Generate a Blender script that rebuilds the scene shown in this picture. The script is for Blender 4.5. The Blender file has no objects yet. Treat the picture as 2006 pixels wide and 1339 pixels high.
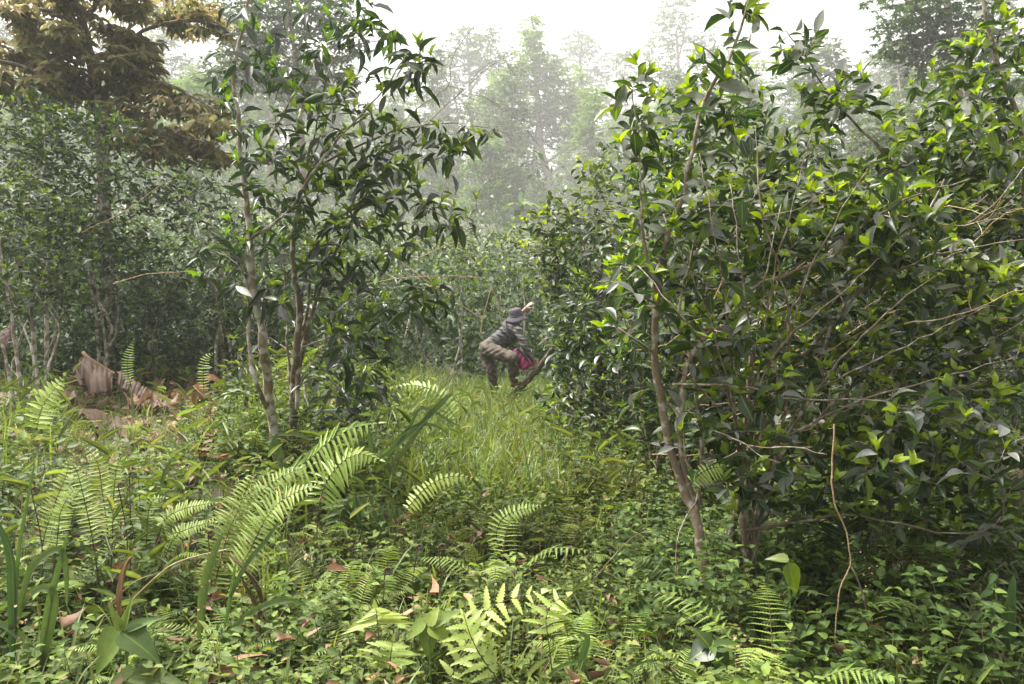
import bpy, bmesh, math, random
import numpy as np
from mathutils import Vector, Matrix, Euler

# ------------------------------------------------------------ camera / world / sun
SC = bpy.context.scene
COL = SC.collection
CAMZ = 1.6
FPX = 1560.0                       # focal length in photo pixels (28 mm on 36 mm)
PITCH = math.atan(69.5 / FPX)
cam_d = bpy.data.cameras.new('camera'); cam = bpy.data.objects.new('camera', cam_d); COL.objects.link(cam)
cam_d.lens = 28.0; cam_d.sensor_width = 36.0; cam_d.clip_end = 2000; cam_d.clip_start = 0.05
cam.location = (0, 0, CAMZ); cam.rotation_euler = (math.pi / 2 - PITCH, 0, 0)
SC.camera = cam
cam_d.dof.use_dof = False

SUN_EL, SUN_AZ = math.radians(62), math.radians(-68)      # azimuth from +Y towards +X
world = bpy.data.worlds.new('World'); SC.world = world; world.use_nodes = True
wn = world.node_tree; wn.nodes.clear()
sky = wn.nodes.new('ShaderNodeTexSky'); sky.sky_type = 'NISHITA'; sky.sun_disc = False
sky.sun_elevation = SUN_EL; sky.sun_rotation = SUN_AZ; sky.dust_density = 6.0; sky.air_density = 1.0; sky.ozone_density = 1.0
hs = wn.nodes.new('ShaderNodeHueSaturation'); hs.inputs['Saturation'].default_value = 0.03
bg = wn.nodes.new('ShaderNodeBackground'); bg.inputs['Strength'].default_value = 0.125
wo = wn.nodes.new('ShaderNodeOutputWorld')
wn.links.new(sky.outputs[0], hs.inputs['Color']); wn.links.new(hs.outputs[0], bg.inputs[0]); wn.links.new(bg.outputs[0], wo.inputs[0])
sd = bpy.data.lights.new('sun', 'SUN'); sun = bpy.data.objects.new('sun', sd); COL.objects.link(sun)
sd.energy = 4.0; sd.angle = math.radians(22); sd.color = (1.0, 0.94, 0.84)
sv = Vector((math.sin(SUN_AZ) * math.cos(SUN_EL), math.cos(SUN_AZ) * math.cos(SUN_EL), math.sin(SUN_EL)))
sun.rotation_euler = sv.to_track_quat('Z', 'Y').to_euler()
SC.view_settings.view_transform = 'Standard'; SC.view_settings.look = 'None'
SC.view_settings.gamma = 1.0; SC.view_settings.exposure = 1.4
SC.render.engine = 'CYCLES'
cy = SC.cycles
cy.max_bounces = 8; cy.diffuse_bounces = 3; cy.glossy_bounces = 2; cy.transmission_bounces = 4
cy.volume_bounces = 4; cy.transparent_max_bounces = 4; cy.caustics_reflective = False; cy.caustics_refractive = False
cy.use_denoising = True
cy.sample_clamp_indirect = 4.0

# ------------------------------------------------------------ projection helpers
cp, sp_ = math.cos(PITCH), math.sin(PITCH)
def P(px, py, d):
    """point that the photo shows at pixel (px, py), at distance d along +Y"""
    cx, cz = (px - 1003) / FPX, (669.5 - py) / FPX
    dx, dy, dz = cx, cp + cz * sp_, -sp_ + cz * cp
    k = d / dy
    return np.array((dx * k, d, CAMZ + dz * k))
def PL(pts, d0, d1=None):
    n = len(pts); d1 = d0 if d1 is None else d1
    return np.array([P(q[0], q[1], q[2] if len(q) > 2 else d0 + (d1 - d0) * i / max(1, n - 1)) for i, q in enumerate(pts)])

def sstep(a, b, x):
    t = np.clip((x - a) / (b - a), 0, 1); return t * t * (3 - 2 * t)
def hgt(x, y):
    x = np.asarray(x, float); y = np.asarray(y, float)
    bank = 0.42 * sstep(-0.5, -2.2, x) * sstep(3.0, 6.0, y)
    right = 0.12 * sstep(0.8, 3.0, x) * sstep(3.5, 6, y)
    far = 0.133 * np.clip(y - 14, 0, 130) + 0.19 * np.clip(y - 144, 0, 190)
    far = far + 0.10 * np.clip(np.abs(x - 4) - 8, 0, 60) * sstep(12, 30, y)
    bump = 0.05 * np.sin(x * 1.3 + 0.5) * np.sin(y * 1.1) + 0.025 * np.sin(x * 3.1 + y * 2.3) + 0.02 * np.sin(y * 4.1 - x * 1.7)
    return bank + right + far + bump

# ------------------------------------------------------------ mesh builder
class G:
    def __init__(s): s.V = []; s.Q = []; s.T = []; s.QM = []; s.TM = []; s.A = []; s.n = 0
    def add(s, V, Q=None, T=None, A=None, mat=0):
        V = np.asarray(V, np.float32).reshape(-1, 3)
        s.V.append(V)
        s.A.append(np.zeros((len(V), 3), np.float32) if A is None else np.asarray(A, np.float32).reshape(-1, 3))
        if Q is not None and len(Q):
            Q = np.asarray(Q, np.int32).reshape(-1, 4); s.Q.append(Q + s.n); s.QM.append(np.full(len(Q), mat, np.int32))
        if T is not None and len(T):
            T = np.asarray(T, np.int32).reshape(-1, 3); s.T.append(T + s.n); s.TM.append(np.full(len(T), mat, np.int32))
        s.n += len(V)
    def mesh(s, name, mats, origin=(0, 0, 0), smooth=True):
        V = np.concatenate(s.V) - np.array(origin, np.float32)
        A = np.concatenate(s.A)
        Q = np.concatenate(s.Q) if s.Q else np.zeros((0, 4), np.int32)
        T = np.concatenate(s.T) if s.T else np.zeros((0, 3), np.int32)
        QM = np.concatenate(s.QM) if s.QM else np.zeros(0, np.int32)
        TM = np.concatenate(s.TM) if s.TM else np.zeros(0, np.int32)
        me = bpy.data.meshes.new(name)
        me.vertices.add(len(V)); me.vertices.foreach_set('co', V.astype(np.float32).ravel())
        nl = Q.size + T.size; me.loops.add(nl)
        me.loops.foreach_set('vertex_index', np.concatenate([Q.ravel(), T.ravel()]))
        nf = len(Q) + len(T); me.polygons.add(nf)
        ls = np.concatenate([np.arange(len(Q)) * 4, Q.size + np.arange(len(T)) * 3]).astype(np.int32)
        me.polygons.foreach_set('loop_start', ls)
        try: me.polygons.foreach_set('loop_total', np.concatenate([np.full(len(Q), 4), np.full(len(T), 3)]).astype(np.int32))
        except Exception: pass
        me.polygons.foreach_set('material_index', np.concatenate([QM, TM]).astype(np.int32))
        me.polygons.foreach_set('use_smooth', np.full(nf, smooth))
        at = me.attributes.new('lv', 'FLOAT_VECTOR', 'POINT'); at.data.foreach_set('vector', A.astype(np.float32).ravel())
        me.update(calc_edges=True)
        for m in (mats if isinstance(mats, (list, tuple)) else [mats]): me.materials.append(m)
        return me
    def build(s, name, mats, parent=None, origin=(0, 0, 0), smooth=True):
        o = bpy.data.objects.new(name, s.mesh(name, mats, origin, smooth)); COL.objects.link(o)
        if parent is not None: o.parent = parent
        return o

def tag(o, label=None, cat=None, group=None, kind=None):
    if label: o['label'] = label
    if cat: o['category'] = cat
    if group: o['group'] = group
    if kind: o['kind'] = kind
    return o
def thing(name, loc, label, cat, group=None, rz=0.0):
    o = bpy.data.objects.new(name, None); COL.objects.link(o); o.location = loc; o.rotation_euler = (0, 0, rz)
    o.empty_display_size = 0.2
    return tag(o, label, cat, group)
def copy_tree(o, parent=None):
    c = o.copy(); COL.objects.link(c); c.parent = parent
    for ch in [k for k in ALLCH.get(o.name, [])]: copy_tree(ch, c)
    return c
ALLCH = {}
def reg(root, kids): ALLCH[root.name] = list(kids); return root

def nrm(a):
    return a / np.maximum(np.linalg.norm(a, axis=-1, keepdims=True), 1e-9)

# leaf templates: (verts (x across -.5...5, y along 0..1, z), quads, tris, edge)
def _rows(ys, ws, fold=0.12, droop=0.18, tooth=None):
    V = [(0, 0, 0)]; E = [0]; Qd = []; Tr = []
    inner = list(zip(ys, ws)); k = 0
    for i, (y, w) in enumerate(inner):
        z = -droop * y * y
        V += [(-w / 2, y, z + fold * w), (0, y, z), (w / 2, y, z + fold * w)]; E += [1, 0, 1]
    n = len(inner); tip = len(V); V.append((0, 1, -droop)); E.append(0)
    Tr += [(0, 2, 1), (0, 3, 2)]
    for i in range(n - 1):
        a = 1 + 3 * i; b = a + 3
        Qd += [(a, a + 1, b + 1, b), (a + 1, a + 2, b + 2, b + 1)]
    a = 1 + 3 * (n - 1); Tr += [(a, a + 1, tip), (a + 1, a + 2, tip)]
    return np.array(V, float), np.array(Qd).reshape(-1, 4), np.array(Tr), np.array(E, float)
T_HI = _rows([0.12, 0.32, 0.55, 0.78, 0.92], [0.45, 0.92, 1.0, 0.62, 0.22], 0.13, 0.2)
T_MID = _rows([0.28, 0.66], [0.9, 0.8], 0.14, 0.18)
T_BLADE = _rows([0.1, 0.4, 0.75], [0.8, 1.0, 0.6], 0.15, 0.0)
T_PIN = _rows([0.06, 0.35, 0.7, 0.9], [1.0, 0.95, 0.65, 0.3], 0.06, 0.14)
_ty = [0.04 + 0.075 * i for i in range(13)]
T_TOOTH = _rows(_ty, [(1.0 - 0.85 * y ** 2.2) * (1.0 if i % 2 == 0 else 0.62) for i, y in enumerate(_ty)], 0.05, 0.16)
_ty2 = [0.03 + 0.062 * i for i in range(15)]
T_LOBE = _rows(_ty2, [(1.0 - 0.9 * y ** 1.6) * (1.0 if i % 2 == 0 else 0.3) for i, y in enumerate(_ty2)], 0.03, 0.12)
T_HEART = _rows([0.08, 0.22, 0.45, 0.7, 0.88], [0.75, 1.0, 0.86, 0.5, 0.2], 0.10, 0.22)
T_LO = (np.array([(0, 0, 0), (0.5, 0.42, 0.06), (0, 1, -0.12), (-0.5, 0.42, 0.06)], float), np.array([(0, 1, 2, 3)]), np.zeros((0, 3), int), np.array([0, 1, 0, 1.0]))

def add_leaves(g, tpl, pos, d, up, L, W, rnd, young=None, mat=0, curl=None, roll=None):
    """vectorised leaf blades: pos, d (direction), up (rough normal): (N,3); L, W, rnd: (N,)"""
    Vt, Qt, Tt, Et = tpl; N = len(pos)
    if N == 0: return
    d = nrm(d); side = nrm(np.cross(d, up)); nor = np.cross(side, d)
    L = np.broadcast_to(L, (N,)); W = np.broadcast_to(W, (N,))
    c = np.ones(N) if curl is None else curl
    V = (pos[:, None, :] + d[:, None, :] * (L[:, None] * Vt[None, :, 1])[..., None]
         + side[:, None, :] * (W[:, None] * Vt[None, :, 0])[..., None]
         + nor[:, None, :] * ((np.where(Et[None] > 0.5, 1, 1) * Vt[None, :, 2] * L[:, None] * c[:, None]))[..., None])
    k = len(Vt); off = (np.arange(N) * k)[:, None, None]
    A = np.zeros((N, k, 3)); A[:, :, 0] = np.asarray(rnd)[:, None]; A[:, :, 1] = 0 if young is None else np.asarray(young)[:, None]; A[:, :, 2] = Et[None]
    g.add(V, (Qt[None] + off) if len(Qt) else None, (Tt[None] + off) if len(Tt) else None, A, mat)

def add_blades(g, pos, az, L, W, lean, droop, rnd, mat=0, seg=4, young=0.0):
    """bent grass blades rising then arching over"""
    N = len(pos); az = np.asarray(az); h = np.stack([np.cos(az), np.sin(az), 0 * az], 1); s = np.stack([-np.sin(az), np.cos(az), 0 * az], 1)
    t = np.linspace(0, 1, seg + 1); prof = np.sin(np.pi * np.clip(t * 0.8 + 0.2, 0, 1)) ** 0.7; prof[-1] = 0.03
    L = np.broadcast_to(L, (N,)); W = np.broadcast_to(W, (N,)); lean = np.broadcast_to(lean, (N,)); droop = np.broadcast_to(droop, (N,))
    fw = lean[:, None] * t + droop[:, None] * t ** 2
    upz = t[None] * np.sqrt(np.maximum(1 - lean[:, None] ** 2, 0.05)) - droop[:, None] * 0.75 * t[None] ** 3
    C = pos[:, None] + h[:, None] * (fw * L[:, None])[..., None]; C[..., 2] += upz * L[:, None]
    w = (W[:, None] * prof[None] * 0.5)[..., None]
    Lf = C - s[:, None] * w; Rt = C + s[:, None] * w; Lf[..., 2] += w[..., 0] * 0.5; Rt[..., 2] += w[..., 0] * 0.5
    V = np.stack([Lf, C, Rt], 2).reshape(N, -1, 3)
    q = []
    for i in range(seg):
        a = 3 * i; q += [(a, a + 1, a + 4, a + 3), (a + 1, a + 2, a + 5, a + 4)]
    k = 3 * (seg + 1); off = (np.arange(N) * k)[:, None, None]
    A = np.zeros((N, seg + 1, 3, 3)); A[..., 0] = np.asarray(rnd)[:, None, None]; A[..., 1] = young if np.isscalar(young) else np.asarray(young)[:, None, None]
    A[:, :, 0, 2] = 1; A[:, :, 2, 2] = 1
    g.add(V, np.array(q)[None] + off, None, A, mat)

def tube(g, pts, rad, sides=6, mat=0, rnd=0.5, cap=True, a1=0.0):
    pts = np.asarray(pts, float); n = len(pts)
    if n < 2: return
    rad = np.broadcast_to(np.asarray(rad, float), (n,))
    t = nrm(np.gradient(pts, axis=0)); ref = np.array((0.37, 0.21, 0.9)) if abs(t[0, 2]) < 0.8 else np.array((0.9, 0.3, 0.1))
    u = nrm(ref[None] - t * (t @ ref)[:, None]); v = np.cross(t, u)
    ang = np.arange(sides) * 2 * math.pi / sides
    V = pts[:, None] + rad[:, None, None] * (np.cos(ang)[None, :, None] * u[:, None] + np.sin(ang)[None, :, None] * v[:, None])
    i = np.arange(n - 1)[:, None] * sides; j = np.arange(sides)[None]; k = (j + 1) % sides
    Q = np.stack([i + j, i + k, i + sides + k, i + sides + j], -1).reshape(-1, 4)
    A = np.zeros((n, sides, 3)); A[..., 0] = rnd; A[..., 1] = a1; A[..., 2] = np.linspace(0, 1, n)[:, None]
    V = V.reshape(-1, 3); A = A.reshape(-1, 3); T = None
    if cap:
        V = np.concatenate([V, pts[-1:]]); A = np.concatenate([A, A[-1:]]); m = len(V) - 1
        T = [((n - 1) * sides + a, (n - 1) * sides + (a + 1) % sides, m) for a in range(sides)]
    g.add(V, Q, T, A, mat)

def smoothline(pts, step=0.08, jit=0.0, rng=None):
    """Catmull-Rom through the points, resampled"""
    p = np.asarray(pts, float); n = len(p)
    if n < 3:
        L = np.linalg.norm(p[-1] - p[0]); m = max(2, int(L / step) + 1); out = p[0] + (p[-1] - p[0]) * np.linspace(0, 1, m)[:, None]
    else:
        e = np.concatenate([[2 * p[0] - p[1]], p, [2 * p[-1] - p[-2]]]); out = []
        for i in range(n - 1):
            a, b, c, d = e[i], e[i + 1], e[i + 2], e[i + 3]; m = max(2, int(np.linalg.norm(c - b) / step) + 1)
            t = np.linspace(0, 1, m, endpoint=False)[:, None]
            out.append(0.5 * ((2 * b) + (-a + c) * t + (2 * a - 5 * b + 4 * c - d) * t ** 2 + (-a + 3 * b - 3 * c + d) * t ** 3))
        out = np.concatenate(out + [p[-1:]])
    if jit and rng is not None:
        out[1:-1] += rng.normal(0, jit, out[1:-1].shape)
    return out

# ------------------------------------------------------------ materials
def rgb(c): return (c[0], c[1], c[2], 1.0)
def new_mat(name):
    m = bpy.data.materials.new(name); m.use_nodes = True; nt = m.node_tree
    for n in list(nt.nodes):
        if n.type != 'OUTPUT_MATERIAL': nt.nodes.remove(n)
    return m, nt, nt.nodes, nt.links, [n for n in nt.nodes if n.type == 'OUTPUT_MATERIAL'][0]

def leaf_mat(name, ramp, young=(0.24, 0.40, 0.045), rough=0.38, trans=0.3, spec=0.5, tcol=None, midrib=0.5, under=0.25, spots=.75):
    """ramp: list of (pos, colour) over the per-leaf random number"""
    m, nt, N, L, out = new_mat(name)
    at = N.new('ShaderNodeAttribute'); at.attribute_name = 'lv'
    sep = N.new('ShaderNodeSeparateXYZ'); L.new(at.outputs['Vector'], sep.inputs[0])
    oi = N.new('ShaderNodeObjectInfo')
    cr = N.new('ShaderNodeValToRGB'); e = cr.color_ramp.elements
    e[0].position = ramp[0][0]; e[0].color = rgb(ramp[0][1]); e[1].position = ramp[-1][0]; e[1].color = rgb(ramp[-1][1])
    for p_, c_ in ramp[1:-1]: k = e.new(p_); k.color = rgb(c_)
    L.new(sep.outputs[0], cr.inputs[0])
    mx = N.new('ShaderNodeMix'); mx.data_type = 'RGBA'; L.new(sep.outputs[1], mx.inputs['Factor']); L.new(cr.outputs[0], mx.inputs[6]); mx.inputs[7].default_value = rgb(young)
    # mottling and midrib
    tc = N.new('ShaderNodeTexCoord'); nz = N.new('ShaderNodeTexNoise'); nz.inputs['Scale'].default_value = 35; nz.inputs['Detail'].default_value = 2
    L.new(tc.outputs['Object'], nz.inputs['Vector'])
    hsv = N.new('ShaderNodeHueSaturation'); mr = N.new('ShaderNodeMapRange'); mr.inputs['To Min'].default_value = 0.7; mr.inputs['To Max'].default_value = 1.3
    L.new(nz.outputs[0], mr.inputs['Value']); L.new(mr.outputs[0], hsv.inputs['Value'])
    ml = N.new('ShaderNodeMath'); ml.operation = 'MULTIPLY_ADD'; ml.inputs[1].default_value = 0.03; ml.inputs[2].default_value = 0.485
    L.new(oi.outputs['Random'], ml.inputs[0]); L.new(ml.outputs[0], hsv.inputs['Hue'])
    L.new(mx.outputs[2], hsv.inputs['Color'])
    lt = N.new('ShaderNodeMath'); lt.operation = 'LESS_THAN'; lt.inputs[1].default_value = 0.07; L.new(sep.outputs[2], lt.inputs[0])
    mf = N.new('ShaderNodeMath'); mf.operation = 'MULTIPLY'; mf.inputs[1].default_value = midrib; L.new(lt.outputs[0], mf.inputs[0])
    mm = N.new('ShaderNodeMix'); mm.data_type = 'RGBA'; L.new(mf.outputs[0], mm.inputs['Factor']); L.new(hsv.outputs[0], mm.inputs[6]); mm.inputs[7].default_value = rgb([min(1, c * 1.0) for c in young])
    n3 = N.new('ShaderNodeTexNoise'); n3.inputs['Scale'].default_value = 55; n3.inputs['Detail'].default_value = 3; L.new(tc.outputs['Object'], n3.inputs['Vector'])
    sr = N.new('ShaderNodeMapRange'); sr.inputs['From Min'].default_value = .66; sr.inputs['From Max'].default_value = .72; sr.inputs['To Max'].default_value = spots; L.new(n3.outputs[0], sr.inputs['Value'])
    mz = N.new('ShaderNodeMix'); mz.data_type = 'RGBA'; L.new(sr.outputs[0], mz.inputs['Factor']); L.new(mm.outputs[2], mz.inputs[6]); mz.inputs[7].default_value = rgb((0.12, 0.075, 0.03)); mm = mz
    ge = N.new('ShaderNodeNewGeometry'); mu = N.new('ShaderNodeMath'); mu.operation = 'MULTIPLY'; mu.inputs[1].default_value = under; L.new(ge.outputs['Backfacing'], mu.inputs[0])
    mb = N.new('ShaderNodeMix'); mb.data_type = 'RGBA'; L.new(mu.outputs[0], mb.inputs['Factor']); L.new(mm.outputs[2], mb.inputs[6]); mb.inputs[7].default_value = rgb((0.16, 0.22, 0.09))
    pr = N.new('ShaderNodeBsdfPrincipled'); pr.inputs['Roughness'].default_value = rough; pr.inputs['Specular IOR Level'].default_value = spec
    L.new(mb.outputs[2], pr.inputs['Base Color'])
    tr = N.new('ShaderNodeBsdfTranslucent')
    th = N.new('ShaderNodeHueSaturation'); th.inputs['Hue'].default_value = 0.485; th.inputs['Saturation'].default_value = 1.15; th.inputs['Value'].default_value = 1.7
    L.new(mm.outputs[2], th.inputs['Color']); L.new(th.outputs[0], tr.inputs[0])
    ms = N.new('ShaderNodeMixShader'); ms.inputs[0].default_value = trans
    L.new(pr.outputs[0], ms.inputs[1]); L.new(tr.outputs[0], ms.inputs[2]); L.new(ms.outputs[0], out.inputs[0])
    return m

def bark_mat(name, c1, c2, lichen=(0.42, 0.42, 0.36), amount=0.5, scale=14):
    m, nt, N, L, out = new_mat(name)
    tc = N.new('ShaderNodeTexCoord'); n1 = N.new('ShaderNodeTexNoise'); n1.inputs['Scale'].default_value = scale * 3; n1.inputs['Detail'].default_value = 5
    n2 = N.new('ShaderNodeTexNoise'); n2.inputs['Scale'].default_value = scale; n2.inputs['Detail'].default_value = 3
    L.new(tc.outputs['Object'], n1.inputs['Vector']); L.new(tc.outputs['Object'], n2.inputs['Vector'])
    mx = N.new('ShaderNodeMix'); mx.data_type = 'RGBA'; mx.inputs[6].default_value = rgb(c1); mx.inputs[7].default_value = rgb(c2); L.new(n1.outputs[0], mx.inputs['Factor'])
    cr = N.new('ShaderNodeValToRGB'); cr.color_ramp.elements[0].position = 0.62 - 0.2 * amount; cr.color_ramp.elements[1].position = 0.68 - 0.12 * amount; L.new(n2.outputs[0], cr.inputs[0])
    m2 = N.new('ShaderNodeMix'); m2.data_type = 'RGBA'; L.new(cr.outputs[0], m2.inputs['Factor']); L.new(mx.outputs[2], m2.inputs[6]); m2.inputs[7].default_value = rgb(lichen)
    pr = N.new('ShaderNodeBsdfPrincipled'); pr.inputs['Roughness'].default_value = 0.85; L.new(m2.outputs[2], pr.inputs['Base Color'])
    bp = N.new('ShaderNodeBump'); bp.inputs['Strength'].default_value = 0.5; bp.inputs['Distance'].default_value = 0.01; L.new(n1.outputs[0], bp.inputs['Height']); L.new(bp.outputs[0], pr.inputs['Normal'])
    L.new(pr.outputs[0], out.inputs[0]); return m

def cloth_mat(name, c1, c2, scale=6, rough=0.85, streak=None, bump=0.4):
    m, nt, N, L, out = new_mat(name)
    tc = N.new('ShaderNodeTexCoord'); n1 = N.new('ShaderNodeTexNoise'); n1.inputs['Scale'].default_value = scale; n1.inputs['Detail'].default_value = 6
    mp = N.new('ShaderNodeMapping'); L.new(tc.outputs['Object'], mp.inputs[0]); L.new(mp.outputs[0], n1.inputs['Vector'])
    if streak: mp.inputs['Scale'].default_value = streak
    cr = N.new('ShaderNodeValToRGB'); cr.color_ramp.elements[0].position = 0.35; cr.color_ramp.elements[1].position = 0.68
    cr.color_ramp.elements[0].color = rgb(c1); cr.color_ramp.elements[1].color = rgb(c2); L.new(n1.outputs[0], cr.inputs[0])
    pr = N.new('ShaderNodeBsdfPrincipled'); pr.inputs['Roughness'].default_value = rough; L.new(cr.outputs[0], pr.inputs['Base Color'])
    bp = N.new('ShaderNodeBump'); bp.inputs['Strength'].default_value = bump; bp.inputs['Distance'].default_value = 0.01; L.new(n1.outputs[0], bp.inputs['Height']); L.new(bp.outputs[0], pr.inputs['Normal'])
    L.new(pr.outputs[0], out.inputs[0]); return m

DUST_SHEEN = (0.13, 0.14, 0.13)  # grey leaf tone: dusty film plus glossy sky sheen put into the colour
M_TEA = leaf_mat('tea_leaf', [(0, (0.010, 0.026, 0.008)), (0.4, (0.02, 0.046, 0.012)), (0.68, (0.042, 0.082, 0.017)), (0.76, (0.08, 0.13, 0.024)), (0.80, DUST_SHEEN), (1, (0.24, 0.25, 0.235))], young=(0.29, 0.42, 0.04), rough=0.36, spec=.42, trans=0.34)
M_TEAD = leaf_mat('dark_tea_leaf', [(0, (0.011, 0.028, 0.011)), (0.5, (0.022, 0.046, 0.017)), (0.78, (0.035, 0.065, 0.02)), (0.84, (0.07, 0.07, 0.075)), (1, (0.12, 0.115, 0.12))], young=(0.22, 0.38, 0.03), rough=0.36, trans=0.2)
M_SHRUB = leaf_mat('small_tea_leaf', [(0, (0.006, 0.016, 0.006)), (0.5, (0.014, 0.032, 0.012)), (0.8, (0.03, 0.055, 0.02)), (0.93, (0.07, 0.085, 0.07)), (1, (0.10, 0.12, 0.10))], young=(0.2, 0.32, 0.04), rough=0.5, spec=0.25, trans=0.2)
M_BRONZE = leaf_mat('bronze_leaf', [(0, (0.13, 0.09, 0.06)), (0.2, (0.19, 0.145, 0.075)), (0.5, (0.24, 0.22, 0.09)), (0.72, (0.31, 0.29, 0.14)), (0.8, (0.10, 0.14, 0.045)), (1, (0.34, 0.32, 0.22))], young=(0.26, 0.18, 0.07), rough=0.42, trans=0.38)
M_FOREST = leaf_mat('forest_leaf', [(0, (0.022, 0.045, 0.016)), (0.5, (0.045, 0.085, 0.025)), (1, (0.085, 0.13, 0.04))], young=(0.12, 0.2, 0.05), rough=0.5, trans=0.3)
M_LAYER = leaf_mat('bright_forest_leaf', [(0, (0.06, 0.12, 0.025)), (0.5, (0.10, 0.18, 0.035)), (1, (0.16, 0.26, 0.05))], young=(0.2, 0.32, 0.06), rough=0.5, trans=0.35)
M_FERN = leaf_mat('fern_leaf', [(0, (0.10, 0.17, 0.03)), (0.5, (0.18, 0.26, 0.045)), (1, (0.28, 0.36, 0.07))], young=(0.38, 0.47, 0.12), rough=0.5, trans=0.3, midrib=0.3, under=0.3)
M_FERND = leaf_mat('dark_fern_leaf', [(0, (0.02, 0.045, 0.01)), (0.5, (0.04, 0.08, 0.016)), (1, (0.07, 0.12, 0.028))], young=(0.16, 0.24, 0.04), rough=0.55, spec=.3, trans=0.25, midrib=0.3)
M_HERB = leaf_mat('herb_leaf', [(0, (0.025, 0.05, 0.013)), (0.5, (0.07, 0.11, 0.028)), (0.82, (0.15, 0.19, 0.055)), (1, (0.27, 0.23, 0.08))], young=(0.22, 0.30, 0.06), rough=0.6, spec=.25, trans=0.3, midrib=0.35)
M_GRASS = leaf_mat('grass_blade', [(0, (0.055, 0.085, 0.02)), (0.5, (0.115, 0.155, 0.035)), (0.76, (0.19, 0.225, 0.06)), (0.88, (0.28, 0.24, 0.11)), (1, (0.33, 0.25, 0.14))], young=(0.23, 0.33, 0.07), rough=0.45, trans=0.35, midrib=0.4)
M_BIGGRASS = leaf_mat('broad_grass_leaf', [(0, (0.04, 0.085, 0.025)), (1, (0.10, 0.165, 0.05))], young=(0.2, 0.29, 0.07), rough=0.4, trans=0.3, midrib=0.4)
M_LITTER = leaf_mat('dead_leaf', [(0, (0.10, 0.055, 0.03)), (0.5, (0.22, 0.13, 0.07)), (1, (0.36, 0.23, 0.13))], young=(0.42, 0.22, 0.10), rough=0.6, trans=0.12, midrib=0.2, under=0.0)
M_BARK = bark_mat('lichen_bark', (0.10, 0.07, 0.045), (0.2, 0.15, 0.10), (0.40, 0.38, 0.33), 0.55)
M_BARKW = bark_mat('pale_bark', (0.17, 0.13, 0.09), (0.28, 0.22, 0.16), (0.5, 0.47, 0.42), 0.8)
M_TWIG = bark_mat('brown_bark', (0.10, 0.07, 0.045), (0.24, 0.18, 0.12), (0.36, 0.33, 0.27), 0.55, 20)
M_TWIGD = bark_mat('dark_bark', (0.05, 0.035, 0.025), (0.12, 0.085, 0.055), (0.25, 0.24, 0.2), 0.3, 20)
M_FARBARK = bark_mat('forest_bark', (0.16, 0.11, 0.07), (0.3, 0.23, 0.16), (0.45, 0.42, 0.36), 0.6, 2)
M_STRAW = bark_mat('dry_stem', (0.28, 0.17, 0.09), (0.45, 0.31, 0.18), (0.5, 0.42, 0.3), 0.4, 25)
M_FERNSTEM = bark_mat('fern_stalk', (0.045, 0.035, 0.02), (0.10, 0.08, 0.04), (0.14, 0.13, 0.06), 0.3, 25)
M_GSTEM = bark_mat('green_stalk', (0.10, 0.17, 0.04), (0.18, 0.26, 0.07), (0.24, 0.3, 0.12), 0.3, 25)

def ground_mat():
    m, nt, N, L, out = new_mat('forest_floor')
    tc = N.new('ShaderNodeTexCoord'); n1 = N.new('ShaderNodeTexNoise'); n1.inputs['Scale'].default_value = 1.5; n1.inputs['Detail'].default_value = 8
    n2 = N.new('ShaderNodeTexNoise'); n2.inputs['Scale'].default_value = 30; n2.inputs['Detail'].default_value = 5
    L.new(tc.outputs['Object'], n1.inputs['Vector']); L.new(tc.outputs['Object'], n2.inputs['Vector'])
    c1 = N.new('ShaderNodeValToRGB'); e = c1.color_ramp.elements; e[0].color = rgb((0.022, 0.018, 0.010)); e[1].color = rgb((0.11, 0.075, 0.042)); e[0].position = 0.35; e[1].position = 0.75
    L.new(n2.outputs[0], c1.inputs[0])
    mx = N.new('ShaderNodeMix'); mx.data_type = 'RGBA'; L.new(n1.outputs[0], mx.inputs['Factor']); L.new(c1.outputs[0], mx.inputs[6]); mx.inputs[7].default_value = rgb((0.035, 0.055, 0.016))
    pr = N.new('ShaderNodeBsdfPrincipled'); pr.inputs['Roughness'].default_value = 0.95; L.new(mx.outputs[2], pr.inputs['Base Color'])
    bp = N.new('ShaderNodeBump'); bp.inputs['Strength'].default_value = 0.8; bp.inputs['Distance'].default_value = 0.04; L.new(n2.outputs[0], bp.inputs['Height']); L.new(bp.outputs[0], pr.inputs['Normal'])
    L.new(pr.outputs[0], out.inputs[0]); return m

# ------------------------------------------------------------ ground
def build_ground():
    ys = np.concatenate([np.linspace(-60, 0, 13)[:-1], np.linspace(0, 16, 130)[:-1], np.linspace(16, 60, 80)[:-1], np.linspace(60, 420, 60)])
    xs = np.concatenate([np.linspace(-260, -30, 30)[:-1], np.linspace(-30, -6, 40)[:-1], np.linspace(-6, 6, 100)[:-1], np.linspace(6, 30, 40)[:-1], np.linspace(30, 260, 30)])
    X, Y = np.meshgrid(xs, ys); Z = hgt(X, Y) + 0.4 * np.sin(X * 0.21) * np.sin(Y * 0.17) * sstep(16, 40, Y)
    g = G(); nx = len(xs); ny = len(ys)
    i, j = np.meshgrid(np.arange(ny - 1), np.arange(nx - 1), indexing='ij'); a = i * nx + j
    g.add(np.stack([X, Y, Z], -1), np.stack([a, a + 1, a + nx + 1, a + nx], -1))
    tag(g.build('ground', ground_mat()), kind='structure')
build_ground()

# ------------------------------------------------------------ tree growth
class Skel:
    def __init__(s): s.P = np.zeros((60000, 3)); s.R = np.zeros(60000); s.D = np.zeros((60000, 3)); s.n = 0
    def add(s, pts, rad):
        k = len(pts); s.P[s.n:s.n + k] = pts; s.R[s.n:s.n + k] = rad; s.D[s.n:s.n + k] = nrm(np.gradient(pts, axis=0)); s.n += k

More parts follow.
